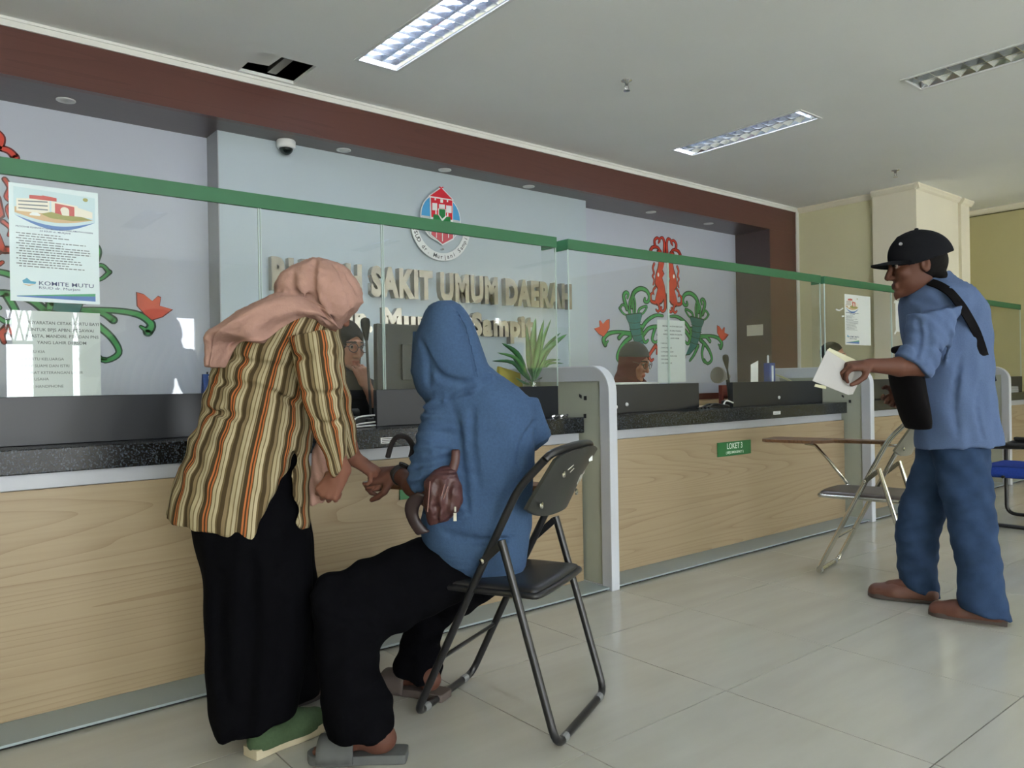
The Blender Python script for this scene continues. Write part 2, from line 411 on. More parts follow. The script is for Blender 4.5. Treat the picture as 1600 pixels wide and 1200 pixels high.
# ------------------------------------------------------------------ ceiling fixtures
M_refl = mat('mirror_reflector', (225, 228, 235), .12, metal=1.0); M_lv = mat('satin_louvre', (186, 192, 204), .2, metal=.95)
M_fr = mat('white_enamel', (226, 227, 226), .4)
def fixture(x, y0, y1, lit, label):
    z = CEIL; r = empty('ceiling_light', (x, (y0+y1)/2, z), label, 'ceiling light', 'louvred ceiling lights')
    w = .15
    m = MB(); t = .02
    m.box(x-w, x-w+t, y0, y1, z-.006, z+.004).box(x+w-t, x+w, y0, y1, z-.006, z+.004).box(x-w+t, x+w-t, y0, y0+t, z-.006, z+.004).box(x-w+t, x+w-t, y1-t, y1, z-.006, z+.004)
    m.build('frame', M_fr, r)
    a = w-.0055
    m = MB().box(x-a, x+a, y0+.006, y1-.006, z+.105, z+.11)
    m.box(x-a, x-a+.004, y0+.006, y1-.006, z+.001, z+.105).box(x+a-.004, x+a, y0+.006, y1-.006, z+.001, z+.105)
    m.box(x-a+.004, x+a-.004, y0+.006, y0+.01, z+.001, z+.105).box(x-a+.004, x+a-.004, y1-.01, y1-.006, z+.001, z+.105)
    m.build('housing', M_fr, r)
    if lit: tm_ = mat('lit_tube', (240, 246, 255), .4, emit=((225, 238, 255), 48.0))
    else: tm_ = mat('unlit_tube', (232, 234, 236), .3)
    for s in (-1, 1):
        MB().tube([(x+s*.07, y0+.03, z+.075), (x+s*.07, y1-.03, z+.075)], .013, 10).build('tube', tm_, r, smooth=True)
    # parabolic side reflectors and spine
    for s in (-1, 0, 1):
        m = MB(); b0 = .012 if s == 0 else .02
        xc = x+s*(w-.022)
        m.prism([(-.004, 0), (.004, 0), (b0, .05), (-b0, .05)], (xc, y0+.02, z+.002), (1, 0, 0), (0, 0, 1), (0, y1-y0-.04, 0))
        m.build('reflector', M_refl, r)
    n = 12
    m = MB(); m.prism([(-.002, 0), (.002, 0), (.007, .045), (-.007, .045)], (x-w+.02, 0, z+.002), (0, 1, 0), (0, 0, 1), (2*w-.04, 0, 0))
    first = m.build('louvre_blade', M_refl, r)
    for k in range(n):
        yy = y0+.02+(y1-y0-.04)*(k+.5)/n
        if k == 0: first.location.y = yy
        else:
            c = first.copy(); c.location.y = yy; COL.objects.link(c)
    return r
fixture(*FIX[0], True, 'long lit louvred ceiling light nearest the photographer, cut by the top edge')
fixture(*FIX[1], True, 'lit louvred ceiling light over the middle counter')
for (xx, a, b), lab in zip(FIX[3:], ['lit louvred ceiling light above and behind the photographer', 'lit louvred ceiling light above the hall to the right behind the photographer',
        'lit louvred ceiling light at the back of the hall', 'lit louvred ceiling light at the far back of the hall, second row', 'lit louvred ceiling light near the end wall, outside the view', 'lit louvred ceiling light in the back corner by the end wall']):
    fixture(xx, a, b, True, lab)  # fittings added out of view to brighten and even out the hall
fixture(*FIX[2], False, 'unlit louvred ceiling light at the right edge')

def downlight(x, y, lab):
    r = empty('downlight', (x, y, SOF), lab, 'downlight', 'round downlights in the brown soffit')
    MB().lathe([(.032, .0), (.05, -.001), (.05, -.006), (.042, -.008), (.034, -.003)], (x, y, SOF), n=20).build('rim', M_fr, r, smooth=True)
    MB().lathe([(.031, -.0005), (.031, -.003), (.01, -.004)], (x, y, SOF), n=16).build('lamp', mat('frosted_lamp', (228, 228, 226), .3), r, smooth=True)
DL = [(103, 156, 'round white downlight in the soffit at far left, above the poster'), (537, 234, 'round white downlight just right of the dome camera'),
      (695, 265, 'round white downlight above the round crest'), (826, 291, 'round white downlight right of the crest, above the lettering end'),
      (1017, 331, 'round white downlight above the red wall ornament'), (1107, 349, 'round white downlight nearest the brown portal leg')]
for u, v, lab in DL:
    q = onZ(u, v, SOF); downlight(q[0], q[1], lab)
def sprinkler(x, y, lab):
    r = empty('sprinkler', (x, y, CEIL), lab, 'sprinkler', 'ceiling sprinklers')
    MB().lathe([(.035, 0), (.035, -.003), (.014, -.012), (.01, -.03)], (x, y, CEIL), n=14).build('rose', mat('chrome', (205, 205, 205), .2, metal=1), r, smooth=True)
    MB().tube([(x-.014, y, CEIL-.028), (x-.02, y, CEIL-.05), (x, y, CEIL-.062)], .003, 5).tube([(x+.014, y, CEIL-.028), (x+.02, y, CEIL-.05), (x, y, CEIL-.062)], .003, 5).build('yoke', MATS['chrome'], r)
    MB().lathe([(.006, -.06), (.022, -.064), (.022, -.067), (.004, -.068)], (x, y, CEIL), n=12).build('deflector', MATS['chrome'], r)
q = onZ(979, 126, CEIL); sprinkler(q[0], q[1], 'chrome ceiling sprinkler between the two lit ceiling lights')
q = onZ(1399, 266, CEIL); sprinkler(q[0], q[1], 'chrome ceiling sprinkler above the man in the cap')
# dome camera
x, y = 2.10, 4.90
r = empty('dome_camera', (x, y, SOF), 'white dome security camera under the brown soffit', 'camera')
MB().lathe([(.058, 0), (.062, -.006), (.062, -.04), (.056, -.052), (.045, -.054)], (x, y, SOF), n=24).build('housing', M_fr, r, smooth='auto')
MB().lathe([(.045, -.05)]+[(.045*math.cos(a), -.05-.045*math.sin(a)) for a in [i*math.pi/2/6 for i in range(7)]][:-1]+[(.003, -.095)], (x, y, SOF), n=20).build('dome', mat('smoked_dome', (22, 34, 34), .08), r, smooth=True)
# ================================================================== COUNTERS
YP, YW, YT, YA, YU, YG = 2.735, 2.92, 2.89, 2.94, 3.06, 3.075
ZW, ZA, ZT, ZU, ZG = .748, .802, .884, 1.05, 1.857
DIV = [2.86, 5.63, 8.43]; DT = .052
SEC = [(XL+.02, DIV[0]), (DIV[0]+DT, DIV[1]), (DIV[1]+DT, DIV[2]), (DIV[2]+DT, 9.94)]
def ux(u, y=YU): return float(onY(u, 600, y)[0])
BOX = [[(SEC[0][0], ux(545)), (ux(588), ux(872))], [(SEC[1][0]+.003, ux(1092)), (ux(1145), ux(1285))],
       [(SEC[2][0]+.003, 7.0), (7.3, 8.42)], [(SEC[3][0]+.003, 9.9)]]
CL = ['pale ash counter front at far left behind the two visitors', 'pale ash counter front carrying the green counter sign',
      'pale ash counter front behind the chrome chair and walking man', 'pale ash counter front at the far right edge']
WT = ['black granite worktop at far left behind the visitors', 'black granite worktop of the middle counter above the green sign',
      'black granite worktop behind the walking man', 'black granite worktop at the far right edge']
for k, (a, b) in enumerate(SEC):
    r = empty('counter_unit', ((a+b)/2, YW, 0), CL[k], 'counter', 'service counter units')
    e = .002
    MB().box(a+e, b-e, YP, YW+.05, .010, .018).build('plinth', M_base, r)
    MB().box(a+e, b-e, YP+.014, YW+.05, .0005, .010).build('toe_kick', mat('dark_gap', (24, 22, 20), .9), r)  # dark box painted as the shadow gap under the plinth edge
    MB().box(a+e, b-e, YW, YW+.02, .018, ZW).build('front_panel', M_ash, r, bevel=.002)
    MB().box(a+e, b-e, YA, YA+.02, ZW, ZA).build('top_rail', M_alu, r, bevel=.002)
    MB().box(a+e, b-e, YA+.03, YU-.002, .018, ZA-.004).build('carcass', M_base, r)
    for c, d in BOX[k]:
        MB().box(c, d, YU, YU+.03, ZT, ZU).build('upstand', M_black, r, bevel=.002)
    MB().box(a+e, b-e, YU+.035, 3.46, ZT-.03, ZT-.0005).build('desk', M_beige, r)
    wt = MB().box(a+e, b-e-.008, YT, YU+.03, ZA, ZT-.0005).build('granite_worktop', M_granite, None, bevel=.004)
    tag(wt, WT[k], 'worktop', 'granite worktops')
DL_ = ['grey rounded divider panel right of the hooded seated man', 'grey rounded divider panel behind the chrome chair', 'grey rounded divider panel right of the walking man']
for k, x in enumerate(DIV):
    r = empty('divider_panel', (x+DT/2, 3.1, 0), DL_[k], 'divider', 'rounded divider panels')
    y0, y1, zt, R = YP-.012, 3.52, 1.147, .13
    arc = [(y0+R-R*math.cos(t), zt-R+R*math.sin(t)) for t in [i*math.pi/2/8 for i in range(9)]]
    m = MB()
    m.prism([(y0, .001)]+arc+[(y0+R, zt-.075), (y0+.062, zt-.075), (y0+.062, .02), (y1, .02), (y1, .001)], (x, 0, 0), (0, 1, 0), (0, 0, 1), (DT, 0, 0))
    m.box(x, x+DT, y0+R, y1, zt-.075, zt).box(x, x+DT, y1-.06, y1, .02, zt-.075)
    m.build('frame', M_alu, r, smooth='auto')
    MB().box(x+.012, x+DT-.012, y0+.062, y1-.06, .02, zt-.075).build('panel', M_inset, r)
    out = [(y0-.006, .001)]+[(y0+R-(R+.006)*math.cos(t), zt-R+(R+.006)*math.sin(t)) for t in [i*math.pi/2/8 for i in range(9)]]+[(y1, zt+.006)]
    inn = [(y1, zt+.0005)]+arc[::-1]+[(y0-.0005, .001)]
    MB().prism(out+inn, (x-.002, 0, 0), (0, 1, 0), (0, 0, 1), (DT+.004, 0, 0)).build('edge_strip', mat('pale_edge_strip', (200, 204, 211), .4), r, smooth='auto')
    for q, (u, v) in enumerate([((907, 619), (914.5, 622), (914, 650)), ((1317, 619), (1328, 627)), ((1552, 611), (1553, 627))][k]):
        P = onX(u, v, x+.01)
        MB().obox(P, (.003, 0, 0), (0, .008, .004 if q == 0 else 0), (0, 0, .011 if q else .008)).build('clip', mat('black_plastic', (20, 20, 22), .4), r)

# glass screens
GL = [(SEC[0][0], [410, 601.5], 2.842, None), (2.926, [1047], 5.60, 2.926), (5.655, [1395], 8.40, 5.655), (8.50, [], 9.93, 8.50)]
GN = ['glass screen with green top band over the left counter', 'glass screen with green top band over the middle counter',
      'glass screen with green top band behind the walking man', 'glass screen with green top band at the right edge']
for k, (a, seams, b, ret) in enumerate(GL):
    r = empty('glass_screen', ((a+b)/2, YG, ZU), GN[k], 'glass screen', 'glass screens on the counters')
    xs = [a]+[ux(u, YG) for u in seams]+[b]
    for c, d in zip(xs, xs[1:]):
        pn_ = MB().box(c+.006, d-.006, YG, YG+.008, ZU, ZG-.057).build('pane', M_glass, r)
        for e0 in (c+.003, d-.006): MB().box(e0, e0+.003, YG, YG+.008, ZU, ZG-.057).build('polished_edge', mat('glass_edge', (196, 214, 208), .25), pn_)  # pale opaque strips paint the bright highlight along each pane edge
    MB().box(a, b, YG-.004, YG+.012, ZG-.057, ZG).build('green_band', M_green, r, bevel=.001)
    if ret:
        MB().box(ret+.002, ret+.010, YG+.013, YG+.11, ZU+.10, ZG-.057).build('pane', M_glass, r)
        MB().box(ret, ret+.014, YG+.012, YG+.11, ZG-.057, ZG).build('green_band', M_green, r)
    if k == 0:
        MB().box(b-.014, b, YG+.012, YG+.11, ZG-.057, ZG).build('green_band', M_green, r)
        MB().box(b-.012, b-.004, YG+.013, YG+.11, ZU+.1, ZG-.057).build('pane', M_glass, r)
    # chrome stand-offs at the panes' feet
# paper labels on the worktop edges
M_paper = mat('white_paper', (232, 234, 234), .7); M_ink = mat('dark_ink', (50, 52, 58), .7); M_navy = mat('navy_ink', (44, 60, 110), .6)
def edge_label(u, v, w, h, lab):
    P = onY(u, v, YT-.002)
    r = empty('edge_label', P, lab, 'label', 'white labels on the worktop edges')
    MB().box(P[0]-w/2, P[0]+w/2, YT-.0022, YT-.0008, P[2]-h/2, P[2]+h/2).build('sticker', M_paper, r)
    m = MB()
    for i in (-1, 0, 1):
        m.box(P[0]-w*.42, P[0]+w*(.42-.1*RNG.random()), YT-.0026, YT-.0021, P[2]+i*h*.27-h*.05, P[2]+i*h*.27+h*.05)
    m.build('print', M_ink, r)
edge_label(607, 688, .075, .026, 'white printed label on the granite edge above the seated man\'s hand')
edge_label(1214, 645, .085, .022, 'white printed label on the granite edge left of the paper sheaf')

# green counter signs
M_gsign = mat('green_sign', (24, 104, 50), .4); M_wink = mat('white_ink', (222, 232, 224), .5)
def counter_sign(x0, x1, z0, z1, l1, l2, lab):
    r = empty('counter_sign', ((x0+x1)/2, YW, z0), lab, 'sign', 'green counter signs')
    MB().box(x0, x1, YW-.006, YW-.0005, z0, z1).build('plate', M_gsign, r, bevel=.001)
    if not l1: return
    m = MB(); w, h = x1-x0, z1-z0
    text_on(m, l1, ((x0+x1)/2, YW-.0062, z0+h*.50), (1, 0, 0), (0, 0, 1), (0, -1, 0), width=w*.46, height=h*.40, align='c', offset=.012)
    text_on(m, l2, ((x0+x1)/2, YW-.0062, z0+h*.16), (1, 0, 0), (0, 0, 1), (0, -1, 0), width=w*.52, height=h*.17, align='c', offset=.006)
    m.build('lettering', M_wink, r)
P0, P1 = onY(1120.5, 715, YW), onY(1172, 687.5, YW)
counter_sign(P0[0], P1[0], P0[2]+.002, P1[2]+.003, 'LOKET 3', '( BPJS EMERGENCY )', 'green sign reading LOKET 3 on the ash counter front')
P0 = onY(624, 781, YW)
counter_sign(P0[0], P0[0]+.35, P0[2], P0[2]+.095, None, None, 'green counter sign mostly hidden behind the seated man')

# ================================================================== WALL LETTERING
M_steel = mat('polished_steel', (178, 172, 162), .24, metal=.7, noise=(9, .2)); M_steelside = MATS['polished_steel']
def channel_letters(txt, x0, x1, zb, cap, yw, depth, label):
    r = empty('wall_lettering', ((x0+x1)/2, yw, zb), label, 'lettering', 'polished steel letters')
    v, f = text_mb(txt, 1, .5, .052, space=1.13); V = np.array(v); lo, hi = V[:, 0].min(), V[:, 0].max(); sx = (x1-x0)/(hi-lo); sz = cap/.80
    for i, ch in enumerate(txt):
        if ch == ' ': continue
        v2, f2 = text_mb(txt[:i+1], 1, .5, .052, space=1.13); v3, f3 = text_mb(ch, 1, .5, .052)
        A = np.array(v2); B = np.array(v3); dx = A[:, 0].max()-B[:, 0].max()
        m = MB(); m.add([(x0+(q[0]+dx-lo)*sx, yw-(q[2]+.5)*depth, zb+q[1]*sz) for q in B], f3)
        m.build('letter', M_steel, r)
channel_letters('RUMAH SAKIT UMUM DAERAH', 1.985, 4.70, 1.722, .225, YC, .055, 'polished steel wall lettering reading RUMAH SAKIT UMUM DAERAH')
channel_letters('dr. Murjani Sampit', 2.46, 4.255, 1.46, .19, YC, .05, 'polished steel wall lettering reading dr. Murjani Sampit')

# round crest on stand-offs
def crest():
    y = YC-.035
    def L(cx, cy, dy=0): P = onY(630+cx*.1083, 280+cy*.1083, y-dy); return (P[0], P[2])
    r = empty('hospital_crest', (3.36, YC, 2.05), 'round crest with red traditional house above a white name band', 'crest')
    def poly(pts, name, m, dy, th=.006, parent=r, own=True):
        pp = [L(*q) for q in pts]
        return MB().prism(pp, (0, y-dy, 0), (1, 0, 0), (0, 0, 1), (0, th, 0)).build(name, m, parent)
    c0 = np.array(L(545, 560)); 
    circ = [(c0[0]+.185*math.cos(t), c0[1]+.185*math.sin(t)) for t in [i*2*math.pi/40 for i in range(40)]]
    MB().prism(circ, (0, y, 0), (1, 0, 0), (0, 0, 1), (0, .006, 0)).build('white_disc', M_paper, r)
    circ = [(c0[0]+(q[0]-c0[0])*.96, c0[1]+(q[1]-c0[1])*.96) for q in circ]
    MB().prism(circ[:21]+[circ[0]], (0, y-.002, 0), (1, 0, 0), (0, 0, 1), (0, .002, 0)).build('blue_field', mat('crest_blue', (74, 160, 214), .4), r)
    cg = [(c0[0]+(q[0]-c0[0])*1.0, c0[1]+(q[1]-c0[1])*1.0) for q in circ]
    MB().prism(cg[20:]+[cg[0]], (0, y-.002, 0), (1, 0, 0), (0, 0, 1), (0, .002, 0)).build('grey_field', mat('crest_grey', (186, 192, 194), .4), r)
    M_cr = mat('crest_red', (212, 24, 48), .4); M_cg = mat('crest_green', (8, 122, 60), .4)
    poly([(355, 248), (540, 108), (722, 303), (712, 312), (712, 615), (725, 870), (560, 955), (385, 805), (385, 560), (378, 262)], 'white_backing', M_paper, .006)
    poly([(378, 243), (540, 130), (700, 297)], 'roof', M_cr, .010, .004)
    poly([(505, 122), (540, 140), (575, 128), (560, 112), (540, 124), (520, 108)], 'roof_finial', M_cr, .010, .004)
    poly([(392, 268), (698, 312), (698, 590), (402, 545)], 'house_body', M_cr, .010, .004)
    poly([(402, 740), (402, 800), (560, 935), (708, 855), (708, 790)], 'shield_foot', mat('crest_pale_red', (208, 66, 84), .4), .010, .004)
    for q in ([(408, 345), (478, 352), (478, 455), (408, 450)], [(608, 380), (686, 390), (686, 492), (608, 485)], [(525, 292), (562, 296), (562, 346), (525, 342)],
              [(505, 362), (590, 372), (590, 430), (505, 420)], [(442, 275), (460, 277), (460, 308), (442, 305)], [(618, 303), (636, 305), (636, 335), (618, 332)],
              [(452, 455), (470, 457), (470, 510), (452, 508)], [(620, 490), (638, 492), (638, 545), (620, 542)]):
        poly(q, 'house_window', M_paper, .012, .002)
    poly([(492, 425), (602, 437), (602, 545), (548, 600), (492, 520)], 'shield_edge', M_paper, .013, .002)
    poly([(505, 435), (590, 443), (590, 540), (548, 575), (505, 520)], 'green_shield', M_cg, .016, .003)
    poly([(422, 512), (486, 517), (545, 600), (604, 545), (668, 548), (668, 700), (545, 730), (422, 680)], 'green_base', M_cg, .0145, .002)
    poly([(486, 510), (500, 512), (548, 580), (598, 530), (612, 540), (548, 615)], 'white_chevron', M_paper, .0165, .002)
    for x0 in (468, 555, 642):
        poly([(x0-5, 760), (x0+5, 762), (x0+5, 900 if x0 == 555 else 850), (x0-5, 898 if x0 == 555 else 848)], 'white_bar', M_paper, .0125, .002)
    # name band (arc) with curved lettering
    cc = np.array(L(548, 700)); ro, ri = .275, .215
    a0, a1 = math.radians(178), math.radians(362)
    o_ = [(cc[0]+ro*math.cos(a0+(a1-a0)*i/30), cc[1]+.02+ro*math.sin(a0+(a1-a0)*i/30)) for i in range(31)]
    i_ = [(cc[0]+ri*math.cos(a0+(a1-a0)*i/30), cc[1]+.02+ri*math.sin(a0+(a1-a0)*i/30)) for i in range(31)]
    mband = MB()
    for i in range(30):
        mband.prism([o_[i], o_[i+1], i_[i+1], i_[i]], (0, y, 0), (1, 0, 0), (0, 0, 1), (0, .008, 0))
    mband.build('name_band', M_paper, r)
    txt = 'RSUD dr. Murjani Sampit'; m = MB(); n = len(txt)
    for i, ch in enumerate(txt):
        if ch == ' ': continue
        t = math.radians(192)+(math.radians(348)-math.radians(192))*i/(n-1)
        rad = np.array([math.cos(t), math.sin(t)]); up = -rad; rt = np.array([-math.sin(t), math.cos(t)])
        base = cc+np.array([0, .02])+rad*(ro-.016)
        text_on(m, ch, (base[0], y-.0003, base[1]), (rt[0], 0, rt[1]), (up[0], 0, up[1]), (0, -1, 0), height=.032, align='c', offset=.01)
    m.build('band_lettering', M_ink, r)
    m = MB()
    for (dx, dz) in ((-.12, .0), (.12, 0), (0, -.2), (0, .15)):
        m.tube([(3.36+dx, y+.006, 2.31+dz), (3.36+dx, YC, 2.31+dz)], .008, 8)
    m.build('standoff', MATS['chrome'], r)
crest()

# ================================================================== MURALS
M_mred = mat('mural_red', (214, 66, 46), .5, noise=(14, .12)); M_mredd = mat('mural_dark_red', (104, 26, 22), .5)
M_mgr = mat('mural_green', (62, 158, 84), .5, noise=(14, .15)); M_mgrd = mat('mural_dark_green', (18, 70, 50), .5)
M_mteal = mat('mural_teal', (44, 116, 112), .5, noise=(14, .15)); M_mor = mat('mural_orange', (216, 84, 58), .5, noise=(10, .1))
def smooth_path(pts, n=5):
    P = [np.array(q, float) for q in pts]; out = []
    for i in range(len(P)-1):
        p0 = P[max(i-1, 0)]; p1 = P[i]; p2 = P[i+1]; p3 = P[min(i+2, len(P)-1)]
        for k in range(n):
            t = k/n
            out.append(.5*((2*p1)+(-p0+p2)*t+(2*p0-5*p1+4*p2-p3)*t*t+(-p0+3*p1-3*p2+p3)*t**3))
    out.append(P[-1]); return out
def ribbon(mb, pts, w, y, th, taper=True):
    P = smooth_path(pts); n = len(P); Ls = []; Rs = []
    for i in range(n):
        t = P[min(i+1, n-1)]-P[max(i-1, 0)]; t = t/(np.linalg.norm(t)+1e-9); nn = np.array([-t[1], t[0]])
        ww = w*(1-.45*(i/(n-1))) if taper else w
        Ls.append(P[i]+nn*ww/2); Rs.append(P[i]-nn*ww/2)
    vs = [(q[0], y, q[1]) for q in Ls]+[(q[0], y, q[1]) for q in Rs]+[(q[0], y-th, q[1]) for q in Ls]+[(q[0], y-th, q[1]) for q in Rs]
    fs = []
    for i in range(n-1):
        fs += [(2*n+i, 3*n+i, 3*n+i+1, 2*n+i+1), (i, 2*n+i, 2*n+i+1, i+1), (n+i, n+i+1, 3*n+i+1, 3*n+i)]
    fs += [(0, n, 3*n, 2*n), (n-1, 3*n-1, 4*n-1, 2*n-1)]
    mb.add(vs, fs)
    for q, ww in ((P[0], w), (P[-1], w*(.55 if taper else 1))):
        k = 10; mb.prism([(q[0]+ww/2*math.cos(2*math.pi*i/k), q[1]+ww/2*math.sin(2*math.pi*i/k)) for i in range(k)], (0, y, 0), (1, 0, 0), (0, 0, 1), (0, -th, 0))
def mural(dx, label):
    y = YB-.0005
    c = onY(1040.5, 430, YB); Xc = c[0]
    def W(q): P = onY(880+q[0]*.25, 320+q[1]*.25, YB); return np.array([P[0], P[2]])
    r = empty('wall_mural', (Xc+dx, YB, 1.2), label, 'mural', 'painted wall murals')
    red = [([(575, 262), (570, 225), (585, 207), (600, 217), (595, 238)], 11), ([(630, 300), (631, 240), (622, 208), (606, 210), (602, 230)], 12),
           ([(546, 284), (560, 265), (592, 268), (614, 305)], 13), ([(600, 300), (612, 345)], 26), ([(634, 560), (637, 640), (626, 664), (611, 660), (614, 640)], 13),
           ([(592, 612), (603, 650), (592, 667), (580, 655)], 11), ([(576, 612), (550, 602), (546, 565), (558, 550)], 13),
           ([(568, 368), (560, 395), (567, 428), (558, 445), (567, 468), (562, 500)], 8), ([(575, 515), (562, 535), (566, 560)], 8),
           ([(577, 880), (553, 915), (537, 945), (548, 975), (562, 965)], 14), ([(577, 882), (588, 900), (584, 930)], 14)]
    redpoly = [(600, 330), (628, 330), (627, 380), (618, 412), (629, 437), (616, 460), (630, 500), (636, 545), (630, 585), (612, 610), (588, 622), (574, 605), (582, 562), (592, 522), (574, 492), (580, 440), (592, 400), (598, 360)]
    grn = [([(398, 650), (378, 575), (390, 548), (406, 556), (401, 582)], 15), ([(424, 620), (440, 552), (480, 524), (520, 537), (538, 575), (528, 606), (508, 604), (510, 586)], 17),
           ([(355, 645), (372, 624), (404, 655), (412, 690)], 8), ([(352, 646), (372, 676), (398, 692)], 8), ([(418, 690), (414, 612), (434, 568), (450, 612), (450, 684)], 9),
           ([(468, 684), (478, 650), (522, 634), (504, 672), (482, 688)], 9), ([(428, 640), (436, 600), (440, 684)], 13),
           ([(262, 872), (252, 840), (282, 806), (340, 795), (425, 800)], 17), ([(348, 832), (380, 805), (430, 818)], 14), ([(262, 870), (280, 852)], 10),
           ([(480, 790), (520, 728), (575, 692), (622, 694)], 16), ([(484, 760), (496, 828), (512, 860), (530, 846)], 15), ([(500, 812), (535, 772), (590, 762), (606, 790), (590, 812)], 15),
           ([(575, 765), (556, 838), (575, 860), (592, 846)], 13), ([(420, 830), (385, 858), (352, 905), (338, 960), (372, 990), (395, 962)], 15),
           ([(398, 862), (412, 920), (400, 975), (370, 985)], 13), ([(440, 870), (470, 930), (502, 972)], 14)]
    vase = [(393, 690), (486, 680), (490, 700), (478, 740), (482, 800), (500, 870), (528, 930), (500, 925), (450, 870), (424, 800), (412, 745), (396, 712)]
    flower = [(194, 773), (228, 762), (224, 728), (232, 724), (247, 746), (268, 722), (286, 717), (286, 770), (268, 800), (250, 822), (222, 806)]
    sc = float(np.linalg.norm(W((600, 400))-W((640, 400))))/40
    objs = []
    for mir in (1, -1):
        def Q(q):
            a = W(q); return np.array([Xc+dx+mir*(a[0]-Xc), a[1]])
        for strokes, polys, md, ml, nm in ((red[:9], [redpoly], M_mredd, M_mred, 'red_ornament'), (red[9:], [], M_mredd, M_mred, 'red_curl'), (grn, [], M_mgrd, M_mgr, 'green_vine')):
            a, b = MB(), MB()
            for pts, w in strokes:
                P = [Q(q) for q in pts]; ribbon(a, P, w*sc*1.25+.008, y, .001); ribbon(b, P, w*sc*.8, y-.001, .001)
            for pl in polys:
                P = [Q(q) for q in pl]; cpt = sum(P)/len(P)
                a.prism([tuple(cpt+(q-cpt)*1.05+np.sign(q-cpt)*.006) for q in P], (0, y-.0002, 0), (1, 0, 0), (0, 0, 1), (0, -.001, 0))
                b.prism([tuple(q) for q in P], (0, y-.0012, 0), (1, 0, 0), (0, 0, 1), (0, -.001, 0))
            oa = a.build(nm+'_outline', md, r); b.build(nm, ml, r)
        for pl, md, ml, nm in ((vase, M_mgrd, M_mteal, 'horn_vase'), (flower, M_mredd, M_mor, 'painted_flower')):
            P = [Q(q) for q in pl]; cpt = sum(P)/len(P)
            MB().prism([tuple(cpt+(q-cpt)*1.07) for q in P], (0, y-.0022, 0), (1, 0, 0), (0, 0, 1), (0, -.0008, 0)).build(nm+'_outline', md, r)
            MB().prism([tuple(q) for q in P], (0, y-.003, 0), (1, 0, 0), (0, 0, 1), (0, -.0008, 0)).build(nm, ml, r)
        m = MB()
        for t in (.2, .38, .56, .74):
            a = np.array([405+40*t*t*1.2, 690+230*t]); b = np.array([486+20*t*t, 690+210*t]); ribbon(m, [Q(a), Q((a+b)/2+np.array([0, 6])), Q(b)], .006, y-.0038, .0006, False)
        m.build('vase_pattern', M_mgrd, r)
        m = MB(); e1 = Q((593, 437)); m.prism([(e1[0]+.014*math.cos(t), e1[1]+.022*math.sin(t)) for t in [i*math.pi/5 for i in range(10)]], (0, y-.0022, 0), (1, 0, 0), (0, 0, 1), (0, -.0008, 0))
        m.build('ornament_eye', M_paper, r)
mural(0.0, 'red and green painted wall ornament right of the lettering, behind the middle counter')
fl = onY(240, 492, YB); fr_ = onY(941, 512, YB); Xc_ = onY(1040.5, 430, YB)[0]
mural(float(fl[0]-(2*Xc_-fr_[0])), 'red and green painted wall ornament at the left edge, half hidden behind the posters')
